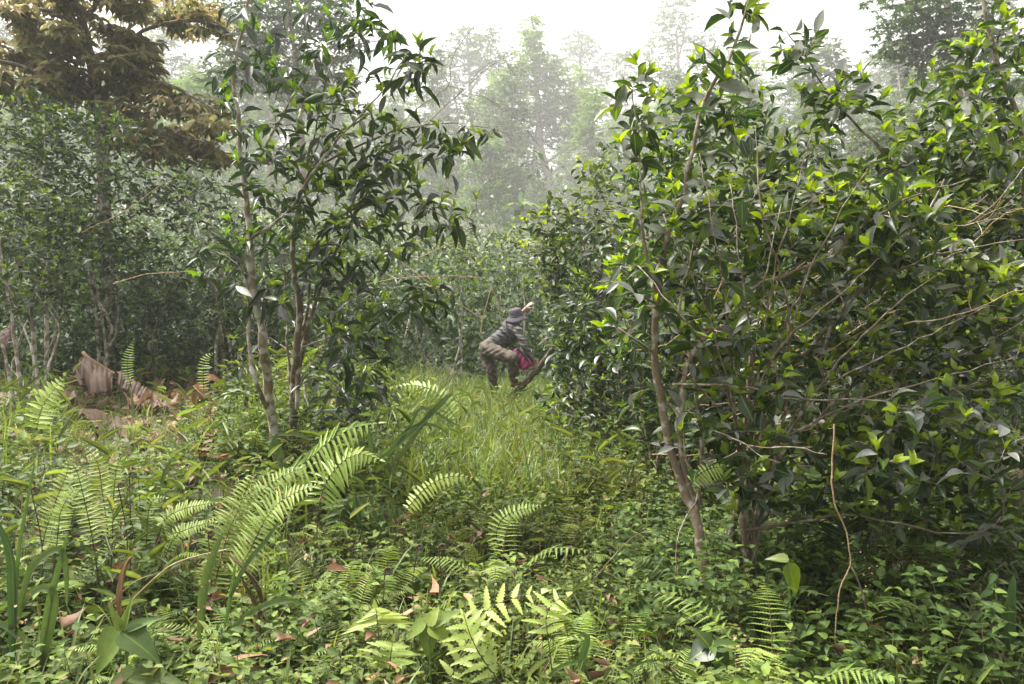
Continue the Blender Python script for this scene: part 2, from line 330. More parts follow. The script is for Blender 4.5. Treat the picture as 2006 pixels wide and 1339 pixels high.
def blob_tips(rng, blobs):
    out = []
    for b in blobs:
        c, r, n = np.array(b[0], float), np.array(b[1], float), b[2]
        u = nrm(rng.normal(size=(n, 3))) * (rng.random((n, 1)) ** 0.42); out.append(c + u * r)
    return np.concatenate(out)

def grow(rng, stems, tips, lspec, gw, gl, twigmat=0, leafmat=0, minz=-1e9, up=0.12, sides=4, bstep=0.13, rbase=0.0055, maxlen=9, jit=0.06, rtip=0.0014):
    """stems: list of (points, radii) already drawn. Adds branches to gw and leaves to gl."""
    sk = Skel()
    for p_, r_ in stems:
        m = p_[:, 2] > minz
        if m.any(): sk.add(p_[m] if m.sum() > 1 else p_, (r_[m] if m.sum() > 1 else r_))
    base_n = sk.n
    dist = np.array([np.min(np.linalg.norm(sk.P[:base_n] - t, axis=1)) for t in tips])
    order = np.argsort(dist)
    LP = []; LD = []; LU = []; LY = []; LS = []
    sp, L0, W0 = lspec['spacing'], lspec['L'], lspec['W']
    for k in order:
        t = tips[k]; d = t - sk.P[:sk.n]; dl = np.linalg.norm(d, axis=1)
        cost = dl * (1.0 + 0.9 * np.maximum(0, (sk.P[:sk.n, 2] - t[2]) / (dl + 1e-6))) + 0.03 * (rng.random(sk.n))
        i = int(np.argmin(cost)); l = dl[i]
        if l < 0.04: continue
        p0 = sk.P[i]; m = int(np.clip(l / bstep, 3, 14)); s = np.linspace(0, 1, m + 1)[:, None]
        c = p0 + (t - p0) * 0.45 + np.array((0, 0, up * l)) + sk.D[i] * l * 0.22 + rng.normal(0, jit * l, 3)
        path = (1 - s) ** 2 * p0 + 2 * s * (1 - s) * c + s ** 2 * t
        path[1:-1] += rng.normal(0, 0.012 * l + 0.002, path[1:-1].shape)
        r0 = min(sk.R[i] * 0.75, rtip + rbase * l ** 0.9); rad = np.linspace(r0, rtip, m + 1)
        tube(gw, path, rad, sides, twigmat, rng.random())
        sk.add(path[1:], rad[1:])
        # leaves
        run = min(l, lspec.get('run', 0.55)); nl = max(2, int(run / sp)); f0 = 1 - run / l * 0.97
        f = f0 + (1 - f0) * (np.arange(nl) + rng.random(nl) * 0.7) / nl
        f = np.clip(f, 0.02, 1); idx = f * m; i0 = np.minimum(idx.astype(int), m - 1); fr = (idx - i0)[:, None]
        pos = path[i0] * (1 - fr) + path[i0 + 1] * fr; tan = nrm(path[i0 + 1] - path[i0])
        upv = np.array((0, 0, 1.0)); side = nrm(np.cross(tan, upv + rng.normal(0, 0.3, (nl, 3))))
        sg = np.where((np.arange(nl) + int(rng.integers(2))) % 2 == 0, 1.0, -1.0)[:, None]
        dd = tan * lspec.get('fwd', 0.55) + side * sg * 0.8 + np.array((0, 0, lspec.get('droop', -0.1))) + rng.normal(0, lspec.get('rand', 0.3), (nl, 3))
        LP.append(pos); LD.append(dd); LU.append(np.tile(upv, (nl, 1)) + rng.normal(0, 0.45, (nl, 3)) + side * sg * -0.2)
        LY.append(np.where(rng.random(nl) < .08, .35, 0.)); LS.append((0.5 + 0.75 * rng.random(nl)) * (.8 + .35 * rng.random()))
        if rng.random() < lspec.get('young', 0.5):
            q = 2 + int(rng.integers(3)); te = nrm(path[-1] - path[-2])
            az = rng.random() * 6.28 + np.arange(q) * 2.4; rr = np.stack([np.cos(az), np.sin(az), 0 * az], 1)
            LP.append(np.tile(path[-1], (q, 1))); LD.append(te * 0.6 + rr * 0.45 + np.array((0, 0, 0.65))); LU.append(-rr + np.array((0, 0, 0.4)))
            LY.append(0.65 + 0.35 * rng.random(q)); LS.append(0.45 + 0.35 * rng.random(q))
        elif lspec.get('whorl'):
            q = lspec['whorl']; te = nrm(path[-1] - path[-2])
            az = rng.random() * 6.28 + np.arange(q) * 6.28 / q; rr = np.stack([np.cos(az), np.sin(az), 0 * az], 1)
            LP.append(np.tile(path[-1], (q, 1))); LD.append(te * 0.3 + rr * 0.9 + np.array((0, 0, lspec.get('wdroop', 0.0)))); LU.append(np.tile(upv, (q, 1)) + 0.0)
            LY.append(np.zeros(q)); LS.append(0.8 + 0.4 * rng.random(q))
    LP = np.concatenate(LP); LD = np.concatenate(LD); LU = np.concatenate(LU); LY = np.concatenate(LY); LS = np.concatenate(LS)
    n = len(LP); sz = LS
    add_leaves(gl, lspec['tpl'], LP, LD, LU, L0 * sz, W0 * sz * (0.85 + 0.3 * rng.random(n)), rng.random(n), LY, leafmat, curl=0.2 + 1.6 * rng.random(n))
    return n

def stem_px(g, pts, r0, r1, rng=None, sides=8, mat=0, jit=0.004, step=0.08):
    p_ = smoothline(pts, step, jit, rng); n = len(p_); r = np.linspace(r0, r1, n) * (1 + 0.06 * np.sin(np.arange(n) * 1.3) + (rng.normal(0, .05, n) if rng is not None else 0)) * (1 + .22 * ((rng.random(n) < .07) if rng is not None else 0))
    tube(g, p_, r, sides, mat); return p_, r

def tree(name, base, stems, blobs, lspec, label, cat, seed, bark, leafm, twig=None, group=None, stemname='stem', **kw):
    """stems: list of (points, r0, r1) in world space; each becomes a child of its own"""
    rng = np.random.default_rng(seed)
    root = thing(name, base, label, cat, group); drawn = []; kids = []
    for q in stems:
        g = G(); pr = stem_px(g, q[0], q[1], q[2], rng, sides=kw.get('ssides', 8), step=kw.get('sstep', 0.08)); drawn.append(pr)
        kids.append(g.build(stemname, bark, root, base))
    kw.pop('ssides', None); kw.pop('sstep', None)
    gl = G()
    n = grow(rng, drawn, blob_tips(rng, blobs), lspec, gl, gl, twigmat=1, leafmat=0, **kw)
    kids.append(gl.build('crown', [leafm, twig or bark], root, base))
    NLEAF[0] += n
    reg(root, kids); return root
NLEAF = [0]
def B(px, py, d, rpx, rpy, rd, n):
    """crown clump given by what the photo shows: centre pixel, half extents in pixels at depth d, half depth in metres"""
    return (P(px, py, d), (rpx * d / FPX, rd, rpy * d / FPX), int(n * BM + .5))
BM = 1.7

# ------------------------------------------------------------ foreground tea trees
def gbase(px, d):
    p = P(px, 600, d); p[2] = float(hgt(p[0], p[1])); return p
TEA = dict(tpl=T_HI, L=0.11, W=0.046, spacing=0.042, run=0.5, fwd=0.6, droop=-0.15, rand=0.45, young=0.38)
TEA_D = dict(tpl=T_HI, L=0.135, W=0.038, spacing=0.062, run=0.5, fwd=0.5, droop=-0.5, rand=0.4, young=0.35)
TEA_M = dict(tpl=T_HI, L=0.115, W=0.045, spacing=0.034, run=0.55, fwd=0.6, droop=-0.1, rand=0.45, young=0.3)

# --- left pair of lichen-barked tea trees
d = 5.2
b = gbase(550, 5.6)
L1 = PL([(551, 985, 5.6), (544, 900, 5.6), (527, 767, 5.5), (516, 680), (513, 645), (499, 589), (492, 541), (487, 436), (482, 401), (478, 359), (471, 304), (468, 244), (457, 147), (475, 52), (492, -20)], d)
L1[0] = b
side1 = PL([(523, 800, 5.55), (505, 760), (492, 701), (488, 631), (486, 560), (484, 470)], d + .05)
dry1 = PL([(492, 590), (465, 516), (425, 495), (394, 474), (384, 436)], d - .1)
arm1 = PL([(484, 470), (560, 420), (612, 340), (663, 272), (740, 190), (800, 100)], d, d - .3)
arm2 = PL([(478, 359), (540, 250), (590, 160), (640, 95), (700, 60), (740, 40)], d, d + .2)
tree('tea_tree', b, [(L1, .036, .008), (side1, .018, .007), (dry1, .005, .002), (arm1, .012, .003), (arm2, .010, .002)],
     [B(500, 90, d, 90, 100, .5, 20), B(590, 180, d, 110, 110, .5, 24), B(680, 70, d, 90, 70, .4, 15), B(455, 210, d, 50, 120, .4, 14), B(530, 320, d, 110, 90, .5, 24),
      B(760, 90, d - .3, 50, 60, .25, 7), B(430, 500, d, 90, 70, .4, 14), B(640, 20, d, 110, 50, .4, 12), B(500, 450, d, 80, 80, .4, 14)],
     TEA_D, 'slender tea tree with pale lichen-blotched trunk and drooping dark leaves, left of the clearing', 'tea tree', 11, M_BARKW, M_TEAD, M_TWIGD, minz=1.2, sides=5)
b = gbase(572, 5.75)
L2 = PL([(572, 990, 5.75), (572, 900, 5.7), (576, 767, 5.6), (579, 698), (586, 610), (576, 523), (574, 470), (585, 400), (612, 330), (660, 265), (720, 225)], d + .2); L2[0] = b
l2b = PL([(580, 770), (593, 680), (614, 600), (655, 500), (700, 410), (745, 330), (790, 290)], d + .3, d - .1)
l2c = PL([(582, 800), (588, 690), (604, 590), (610, 500), (640, 430)], d + .25)
l2d = PL([(570, 760), (562, 660), (560, 560), (548, 470)], d + .4)
limb = PL([(612, 330), (690, 290), (772, 258), (856, 241), (929, 248), (964, 251), (992, 262)], d + .1, d - .4)
limb2 = PL([(640, 430), (720, 400), (800, 390), (880, 430), (930, 460)], d + .1, d - .2)
limb3 = PL([(586, 400), (650, 210), (720, 157), (770, 155), (824, 154)], d + .1, d - .2)
limb4 = PL([(600, 330), (650, 122), (702, 87), (790, 75), (824, 105), (859, 129)], d + .1, d - .4)
limb5 = PL([(593, 680), (660, 660), (700, 700), (740, 760)], d + .1, d - .4)
tree('tea_tree', b, [(L2, .034, .006), (l2b, .017, .004), (l2c, .015, .005), (l2d, .011, .004), (limb, .008, .0015), (limb2, .008, .002), (limb3, .007, .0015), (limb4, .006, .0015), (limb5, .006, .002)],
     [B(700, 230, d, 120, 90, .5, 26), B(640, 340, d, 110, 80, .5, 36), B(760, 340, d, 120, 80, .45, 34), B(850, 290, d - .2, 90, 55, .3, 15), B(700, 450, d, 140, 80, .5, 36),
      B(860, 430, d, 100, 70, .4, 18), B(910, 262, d - .3, 90, 22, .1, 8), B(780, 150, d - .2, 70, 40, .3, 10), B(700, 650, d, 90, 90, .4, 26), B(700, 780, d, 80, 60, .35, 20), B(600, 470, d, 90, 80, .4, 20), B(800, 590, d, 110, 60, .4, 16), B(860, 650, d, 60, 50, .3, 8), B(530, 570, d, 110, 60, .4, 14), B(830, 115, d - .4, 30, 40, .1, 5), B(650, 560, d, 100, 60, .4, 14)],
     TEA_D, 'forked multi-stemmed tea tree with a long leafy limb reaching over the clearing', 'tea tree', 12, M_BARK, M_TEAD, M_TWIGD, minz=.9, sides=5)

# --- right foreground tea tree (open framework, big round leaves, bright tips)
d = 3.9
b = gbase(1400, 3.75)
S1 = PL([(1400, 1290, 3.75), (1385, 1160, 3.8), (1365, 1020, 3.85), (1345, 975), (1315, 880), (1295, 790), (1285, 720), (1283, 640), (1284, 560), (1292, 520), (1320, 430), (1340, 380), (1380, 200), (1440, 90), (1465, 0), (1478, -70)], d); S1[0] = b
S1b = PL([(1284, 560), (1262, 480), (1255, 380), (1250, 250), (1238, 180), (1220, 150)], d, d - .15)
S1c = PL([(1365, 1000), (1375, 900), (1368, 800), (1352, 700), (1330, 600), (1360, 480), (1352, 380)], d, d + .2)
S2 = PL([(1362, 1000, 3.9), (1330, 860), (1348, 715), (1418, 614), (1473, 565), (1560, 530), (1627, 502), (1697, 436), (1800, 380), (1900, 350)], d, d - .2)
tw1 = PL([(1316, 753), (1400, 752), (1470, 762), (1560, 783), (1690, 781), (1795, 800), (1890, 830), (2010, 850)], d - .1, d - .4)
drop = PL([(1312, 790), (1335, 830), (1345, 900), (1370, 960), (1330, 1040), (1325, 1180)], d - .1, d - .2)
tree('tea_tree', b, [(S1, .030, .004), (S1b, .008, .002), (S1c, .012, .004), (S2, .016, .003), (tw1, .006, .0015), (drop, .006, .002)],
     [B(1250, 240, d, 60, 120, .25, 26), B(1400, 200, d, 70, 110, .3, 30), B(1460, 30, d, 40, 80, .2, 12), B(1340, 430, d, 110, 90, .4, 44), B(1480, 480, d, 110, 90, .4, 40),
      B(1240, 600, d, 70, 90, .35, 26), B(1400, 640, d, 100, 80, .4, 30), B(1600, 480, d, 120, 80, .35, 34), B(1500, 740, d, 140, 70, .35, 40), B(1450, 860, d, 120, 60, .35, 26), B(1750, 430, d - .1, 120, 80, .3, 30), B(1330, 800, d, 100, 90, .3, 16), B(1800, 800, d - .3, 150, 60, .2, 18)],
     TEA, 'tall open tea tree with forked brown stem, its top shoot crossing white sky', 'tea tree', 21, M_TWIG, M_TEA, M_TWIG, minz=.5, sides=5)

d = 4.2
b = gbase(1452, 4.0)
S3 = PL([(1452, 1270, 4.0), (1450, 1150), (1436, 1040), (1480, 900), (1529, 764), (1641, 617), (1739, 513), (1805, 436), (1850, 350)], d, d - .1); S3[0] = b
S3b = PL([(1455, 1060), (1450, 900), (1462, 800), (1470, 690), (1500, 640), (1540, 500), (1600, 380)], d, d + .2)
S4 = PL([(1450, 1000), (1540, 880), (1600, 720), (1655, 600), (1794, 513), (1899, 485), (2012, 468)], d, d - .3)
S4b = PL([(1480, 900), (1600, 820), (1700, 730), (1800, 720), (1900, 690), (2015, 620)], d, d - .4)
S5 = PL([(1440, 1040), (1592, 1018), (1655, 1006), (1760, 1025), (1864, 1045), (1951, 1029), (1969, 966)], d - .2, d - .7)
S6 = PL([(1460, 1200), (1560, 1230), (1655, 1203), (1725, 1191), (1808, 1200), (1958, 1228)], d - .2, d - .7)
S6b = PL([(1725, 1192, d - .45), (1829, 1238), (1899, 1270), (1934, 1271), (1969, 1249)], d - .5, d - .7)
tree('tea_tree', b, [(S3, .026, .004), (S3b, .016, .004), (S4, .012, .003), (S4b, .010, .0025), (S5, .009, .002), (S6, .008, .002), (S6b, .005, .002)],
     [B(1600, 420, d, 120, 90, .45, 55), B(1750, 500, d, 120, 90, .45, 50), B(1560, 620, d, 110, 80, .4, 34), B(1700, 680, d, 140, 80, .4, 44), B(1900, 560, d - .1, 110, 110, .4, 50), B(1850, 740, d - .2, 130, 80, .35, 40),
      B(1600, 870, d, 130, 70, .35, 50), B(1900, 930, d - .3, 110, 70, .3, 40), B(1750, 850, d, 120, 80, .4, 50), B(1750, 950, d, 150, 60, .4, 36), B(1700, 1010, d - .3, 150, 50, .2, 12), B(1850, 1200, d - .5, 120, 60, .2, 14), B(1500, 1200, d - .2, 120, 80, .3, 20), B(1530, 980, d, 100, 60, .3, 26), B(1650, 1000, d, 160, 70, .3, 40), B(1900, 1040, d - .2, 120, 70, .3, 34), B(1560, 1100, d, 120, 60, .3, 20), B(1700, 900, 3.7, 160, 80, .4, 40), B(1900, 860, 3.6, 120, 90, .4, 36), B(1450, 950, 3.8, 90, 70, .3, 16)],
     TEA, 'broad tea tree with grey twin stems, sideways branches reaching the right edge', 'tea tree', 22, M_BARK, M_TEA, M_TWIG, minz=.35, sides=5)

d = 4.7
b = gbase(1990, 4.9)
S7 = PL([(1990, 1100, 4.9), (2030, 800), (2012, 560), (2004, 280), (1976, 185), (1948, 98), (1923, 0), (1915, -70)], d); S7[0] = b
S7b = PL([(2030, 760), (1930, 640), (1850, 500), (1742, 317), (1683, 251), (1620, 180), (1578, 112), (1540, 60)], d + .2, d + .1)
S7c = PL([(2010, 500), (1940, 400), (1880, 300), (1840, 220)], d, d - .2)
tree('tea_tree', b, [(S7, .026, .009), (S7b, .020, .003), (S7c, .01, .003)],
     [B(1950, 130, d, 90, 130, .5, 75), B(1900, 300, d, 110, 100, .5, 100), B(1760, 330, d + .1, 90, 80, .4, 50), B(1640, 200, d + .1, 80, 70, .3, 36), B(1560, 90, d + .1, 50, 50, .25, 20), B(1960, 460, d, 90, 100, .5, 70), B(1850, 420, d, 90, 70, .4, 40), B(1960, 700, d, 80, 120, .5, 50)],
     TEA, 'tall tea tree at the right edge with a bare slanting bough', 'tea tree', 23, M_TWIG, M_TEA, M_TWIG, minz=1.0, sides=5)

# slender pale-stemmed tea tree fanning out behind the forked one
d = 4.4; b = gbase(1475, 4.1); rfan = np.random.default_rng(29); fan = []
for k, (x2, y2) in enumerate([(1300, 420), (1370, 300), (1430, 360), (1480, 250), (1530, 400), (1590, 260), (1640, 430), (1700, 330), (1780, 450), (1860, 520), (1930, 600), (1990, 700), (1210, 640), (1250, 520)]):
    x1 = 1470 + 22 * rfan.normal(); mid = (x1 + (x2 - x1) * .3 + rfan.normal(0, 14), 900 + (y2 - 900) * .42 + rfan.normal(0, 14))
    q = PL([(x1, 1120, 4.1), (x1 + (x2 - x1) * .05, 930, 3.95), (mid[0], mid[1], 3.7 + .2 * rfan.random()), (x1 + (x2 - x1) * .66, 900 + (y2 - 900) * .75, 3.6), (x2, y2, 3.6 + .3 * rfan.random())], d); q[0] = b + rfan.normal(0, .04, 3) * (1, 1, 0)
    fan.append((q, .0085 + .003 * rfan.random(), .002))
tree('tea_tree', b, fan, [B(1450, 380, 4.1, 150, 110, .4, 26), B(1700, 450, 4.1, 160, 110, .4, 30), B(1900, 640, 4.1, 100, 90, .4, 18), B(1260, 560, 4.1, 70, 90, .3, 12)],
     TEA, 'airy tea tree of many thin pale stems fanning out beside the forked one', 'tea tree', 24, M_TWIG, M_TEA, M_TWIG, minz=.9, sides=5, ssides=6)
# --- tea trees behind, right half
def multi(base, cxs, rng, top, r=.022, spread=.12):
    st = []
    for c in cxs:
        t = np.array(c, float); b0 = np.array(base) + rng.normal(0, spread, 3) * (1, 1, 0) + np.array((0, 0, -0.05))
        m = b0 + (t - b0) * .5 + np.array((0, 0, .25)) + rng.normal(0, .12, 3)
        st.append((np.array([b0, b0 + (m - b0) * .45 + rng.normal(0, .04, 3) + (0, 0, .12), m, t]), r * (0.7 + .5 * rng.random()), .004))
    return st
rt = np.random.default_rng(5)
def bush(px, dbase, blobs, label, seed, spec=TEA_M, leafm=None, r=.022, group=None, name='tea_tree', bark=None, nstem=None, minz=.4):
    base = gbase(px, dbase)
    tops = [np.array(q[0]) for q in blobs]; rt.shuffle(tops); tops = tops[:nstem or 6]
    return tree(name, base, multi(base, tops, rt, None, r), blobs, spec, label, 'tea tree' if name == 'tea_tree' else name.replace('_', ' '), seed, bark or M_BARK, leafm or M_TEA, M_TWIG, group=group, minz=minz, ssides=6)
bush(1330, 6.2, [B(1330, 250, 6.2, 70, 90, .6, 60), B(1290, 370, 6.2, 90, 80, .6, 75), B(1440, 230, 6.2, 80, 100, .6, 75), B(1440, 400, 6.2, 100, 90, .7, 100), B(1280, 520, 6.2, 100, 80, .7, 90), B(1420, 560, 6.2, 110, 90, .7, 100), B(1260, 680, 6.2, 90, 80, .6, 70), B(1400, 720, 6.2, 100, 80, .6, 80), B(1330, 830, 6.2, 110, 60, .6, 55), B(1440, 870, 6.2, 100, 50, .6, 45)],
     'bushy tea tree directly behind the forked brown stem, its crown dotted with lime-green shoots', 31)
bush(1640, 6.0, [B(1570, 330, 6, 90, 90, .6, 85), B(1680, 420, 6, 110, 80, .6, 95), B(1560, 480, 6, 90, 80, .6, 80), B(1800, 430, 6, 100, 90, .6, 90), B(1650, 580, 6, 120, 90, .6, 100), B(1800, 600, 6, 110, 100, .6, 100), B(1600, 730, 6, 120, 90, .6, 95), B(1760, 760, 6, 120, 90, .6, 95), B(1560, 860, 6, 120, 70, .6, 70), B(1720, 900, 6, 130, 70, .6, 70)],
     'dense tea tree filling the middle of the right-hand thicket', 32)
bush(1920, 6.4, [B(1860, 240, 6.4, 110, 100, .6, 95), B(1960, 330, 6.4, 80, 120, .6, 90), B(1880, 450, 6.4, 110, 90, .6, 90), B(1960, 600, 6.4, 90, 100, .6, 95), B(1880, 730, 6.4, 110, 100, .6, 85), B(1970, 860, 6.4, 80, 90, .6, 60)],
     'dark leafy tea tree behind the leaning bough at the right edge', 33)
DK = dict(TEA_M); DK.update(young=.25, L=.10, W=.042)
bush(1190, 8.3, [B(1070, 460, 8.3, 60, 50, .6, 40), B(1085, 560, 8.4, 26, 50, .4, 20), B(1110, 430, 8.3, 80, 60, .7, 75), B(1190, 350, 8.3, 70, 70, .7, 75), B(1080, 520, 8.3, 60, 60, .6, 60), B(1190, 470, 8.3, 90, 80, .8, 110), B(1140, 580, 8.3, 80, 70, .7, 90), B(1210, 600, 8.3, 80, 70, .7, 90), B(1220, 700, 8.3, 90, 60, .7, 80), B(1110, 660, 8.0, 60, 60, .5, 60), B(1180, 770, 8.2, 80, 50, .6, 60)],
     'round-topped tea tree whose leaves the person reaches into', 34, spec=DK, leafm=M_TEA)
SOLE = dict(TEA_M); SOLE.update(L=.135, W=.05, young=.2, spacing=.05, droop=-.2)
bush(1230, 7.0, [B(1130, 780, 7.0, 60, 50, .5, 40), B(1200, 700, 7.0, 90, 80, .6, 80), B(1240, 820, 7.0, 100, 60, .6, 70), B(1170, 600, 7.2, 80, 70, .6, 60), B(1320, 860, 6.8, 100, 50, .6, 50), B(1140, 480, 7.4, 50, 60, .6, 34)],
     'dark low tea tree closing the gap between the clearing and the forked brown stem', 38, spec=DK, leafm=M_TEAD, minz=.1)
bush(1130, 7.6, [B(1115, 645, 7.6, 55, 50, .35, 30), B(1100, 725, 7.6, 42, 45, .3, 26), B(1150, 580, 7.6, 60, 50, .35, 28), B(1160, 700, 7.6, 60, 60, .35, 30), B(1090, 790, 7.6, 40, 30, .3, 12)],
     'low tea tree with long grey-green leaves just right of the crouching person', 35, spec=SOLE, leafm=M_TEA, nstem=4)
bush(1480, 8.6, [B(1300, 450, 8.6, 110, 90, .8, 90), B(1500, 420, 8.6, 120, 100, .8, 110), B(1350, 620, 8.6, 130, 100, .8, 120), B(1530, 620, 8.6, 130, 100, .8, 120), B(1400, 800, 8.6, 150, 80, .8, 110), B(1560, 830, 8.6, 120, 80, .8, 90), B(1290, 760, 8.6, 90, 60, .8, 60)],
     'shaded tea tree deep in the thicket behind the forked brown stem', 36, spec=DK, leafm=M_TEAD)  # darker leaf colour stands in for the shade inside the thicket
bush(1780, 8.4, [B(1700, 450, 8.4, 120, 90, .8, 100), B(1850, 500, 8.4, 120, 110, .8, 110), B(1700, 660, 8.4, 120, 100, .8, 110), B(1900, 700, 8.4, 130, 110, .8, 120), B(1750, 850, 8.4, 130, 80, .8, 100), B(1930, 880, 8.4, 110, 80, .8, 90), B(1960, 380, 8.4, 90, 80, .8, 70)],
     'shaded tea tree at the back of the right-hand thicket', 37, spec=DK, leafm=M_TEAD)  # thicket shade put into the leaf colour here too

# ------------------------------------------------------------ left and middle shrubs
SM = dict(tpl=T_MID, L=.11, W=.045, spacing=.045, run=.6, fwd=.6, droop=-.1, rand=.4, young=.28)
def mass(px, d, x0, x1, y0, y1, dens, dz=.9, jx=45, jy=45):
    """crown clumps covering a pixel rectangle"""
    out = []; nx = max(1, int(round((x1 - x0) / 95.))); ny = max(1, int(round((y1 - y0) / 95.)))
    for i in range(nx):
        for j in range(ny):
            cx = x0 + (i + .5) * (x1 - x0) / nx + rt.normal(0, 14); cyy = y0 + (j + .5) * (y1 - y0) / ny + rt.normal(0, 14)
            out.append(B(cx, cyy, d + rt.normal(0, .25), 62, 58, dz, max(6, int(dens * rt.choice([.25, .6, 1., 1.3, 1.6])))))
    return out
LFT = [
 (60, 9.6, -60, 140, 210, 640, 62, 'dark small-leaved tea tree with a thin pale trunk at the left edge of the picture'),
 (170, 10.4, 90, 260, 200, 610, 60, 'small-leaved tea tree growing in front of the bronze tree trunk'),
 (305, 11.4, 230, 380, 330, 640, 56, 'tea tree under the drooping skirt of the bronze tree'),
 (420, 10.6, 340, 480, 330, 640, 46, 'tea tree with bluish leaves left of the lichen-blotched trunk'),
 (110, 12.6, -40, 220, 260, 560, 56, 'rear tea tree at far left, half hidden behind the dark small-leaved one'),
 (660, 11.6, 560, 740, 440, 610, 48, 'light green tea tree seen behind the forked multi-stemmed tree'),
 (800, 12.8, 730, 860, 440, 600, 46, 'rounded tea tree at the left rim of the grassy clearing'),
 (890, 13.8, 850, 960, 440, 590, 40, 'tea tree behind the crouching person, left of the hat'),
 (1000, 14.6, 950, 1090, 430, 580, 44, 'tea tree at the top end of the clearing, above the hat'),
 (520, 13.6, 430, 600, 380, 600, 46, 'pale tea tree glimpsed between the two left trunks'),
]
for k, (px, d, x0, x1, y0, y1, dn, lab) in enumerate(LFT):
    s = dict(SM)
    if d > 12: s.update(L=.12, W=.05, spacing=.055)
    bush(px, d, mass(px, d, x0, x1, y0, y1, dn), lab, 50 + k, spec=s, leafm=M_SHRUB if k < 5 or k == 9 else M_TEA, r=.028, bark=M_BARKW, nstem=4, minz=.6)

bush(640, 6.3, [B(590, 600, 6.3, 60, 60, .4, 20), B(650, 700, 6.3, 70, 60, .4, 30), B(700, 600, 6.3, 70, 60, .4, 26), B(720, 760, 6.2, 60, 60, .4, 26), B(630, 820, 6.1, 60, 40, .3, 18), B(480, 640, 6.4, 50, 70, .3, 14), B(460, 760, 6.4, 50, 50, .3, 12)],
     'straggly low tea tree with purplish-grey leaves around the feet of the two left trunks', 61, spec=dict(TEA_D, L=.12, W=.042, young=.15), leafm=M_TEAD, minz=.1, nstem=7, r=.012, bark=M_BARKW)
bush(50, 8.0, mass(50, 8.0, -60, 130, 330, 640, 40), 'nearest dark tea tree at the left edge above the standing dead leaf', 62, spec=dict(SM, L=.10, W=.042), leafm=M_SHRUB, nstem=4, bark=M_BARKW)
# ------------------------------------------------------------ bronze tree (upper left)
BZ = dict(tpl=T_MID, L=.18, W=.066, spacing=.15, run=.4, fwd=.5, droop=-.2, rand=.5, young=.08, whorl=6, wdroop=-.3)
d = 12.5; b = gbase(215, 12.5)
tr0 = PL([(215, 650), (208, 450), (200, 300), (196, 230), (180, 120), (150, 0), (120, -120)], d); tr0[0] = b
lm = [PL([(200, 300), (260, 265), (330, 262), (400, 280), (440, 300)], d, d - .4), PL([(196, 235), (290, 160), (380, 190), (440, 230)], d, d - .6), PL([(185, 150), (280, 60), (380, 40), (430, 50)], d, d - .4),
      PL([(196, 230), (100, 150), (0, 120), (-60, 130)], d, d - .8), PL([(170, 60), (90, 20), (20, 10)], d, d - .8), PL([(160, 40), (230, -30), (330, -50)], d)]
BRZ = []
for (yy, xa, xb) in ((-30, 0, 400), (12, -20, 430), (48, -20, 440), (84, -20, 330), (118, -20, 290), (150, -20, 350), (182, 30, 410), (212, 120, 440), (242, 230, 440), (272, 310, 440), (170, -20, 60)):
    for xx in np.arange(xa, xb, 62):
        if rt.random() < .14: continue
        BRZ.append(B(xx + rt.normal(0, 18), yy + rt.normal(0, 13) + .05 * xx, d - .9 + 1.6 * rt.random(), 42, 15 + 12 * rt.random(), .6, int(rt.choice([8, 15, 24]))))
tree('bronze_tree', b, [(tr0, .12, .05)] + [(l, .045, .012) for l in lm],
     BRZ,
     BZ, 'tree with layered yellow-bronze and reddish leaves overhanging the upper left corner', 'tree', 81, M_BARK, M_BRONZE, M_TWIGD, minz=3.0, rbase=.008, bstep=.25, sides=4, ssides=8, sstep=.3)

# ------------------------------------------------------------ trees in the mist
def forest_tree(name, d, trunk, limbs, blobs, label, seed, *a, **k):
    dn = BD(d); f = dn / d
    for q in ('L', 'W', 'r', 'spacing', 'run'):
        if q in k: k[q] *= f if q in 'LWr' else f ** .6
    k.setdefault('L', .22 * f); k.setdefault('W', .10 * f); k.setdefault('r', .16 * f)
    blobs = [(P(*UNP(c, d), dn), tuple(np.array(r_) * f), n_) for c, r_, n_ in blobs]
    return forest_tree0(name, dn, trunk, limbs, blobs, label, seed, *a, **k)
def BD(d): return d * (1.0 if d < 20 else 1.6 if d < 30 else 3.0)
def UNP(c, d):
    k = np.array(c) - (0, 0, CAMZ); z = -(k[1] * cp - k[2] * sp_); u = k[1] * sp_ + k[2] * cp
    return 1003 + FPX * k[0] / -z, 669.5 - FPX * u / -z
def forest_tree0(name, d, trunk, limbs, blobs, label, seed, leafm=M_FOREST, L=.22, W=.10, r=.16, tpl=T_LO, spacing=.16, group=None, cat='tree', bark=None, basepx=None, droop=-.2, whorl=5, young=.15, run=1.2):
    tr = PL(trunk, d); base = np.array(tr[0]); base[2] = float(hgt(base[0], base[1])) - .1; tr[0] = base
    sp = dict(tpl=tpl, L=L, W=W, spacing=spacing, run=run, fwd=.5, droop=droop, rand=.45, young=young, whorl=whorl, wdroop=-.2)
    rbr = r * .35
    return tree(name, base, [(tr, r, r * .3)] + [(PL(l, d), rbr, rbr * .3) for l in limbs], blobs, sp, label, cat, seed, bark or M_FARBARK, leafm, M_FARBARK, minz=base[2] + 1.5, rbase=.012, bstep=.6, sides=3, ssides=7, sstep=.8, rtip=.006, group=group)

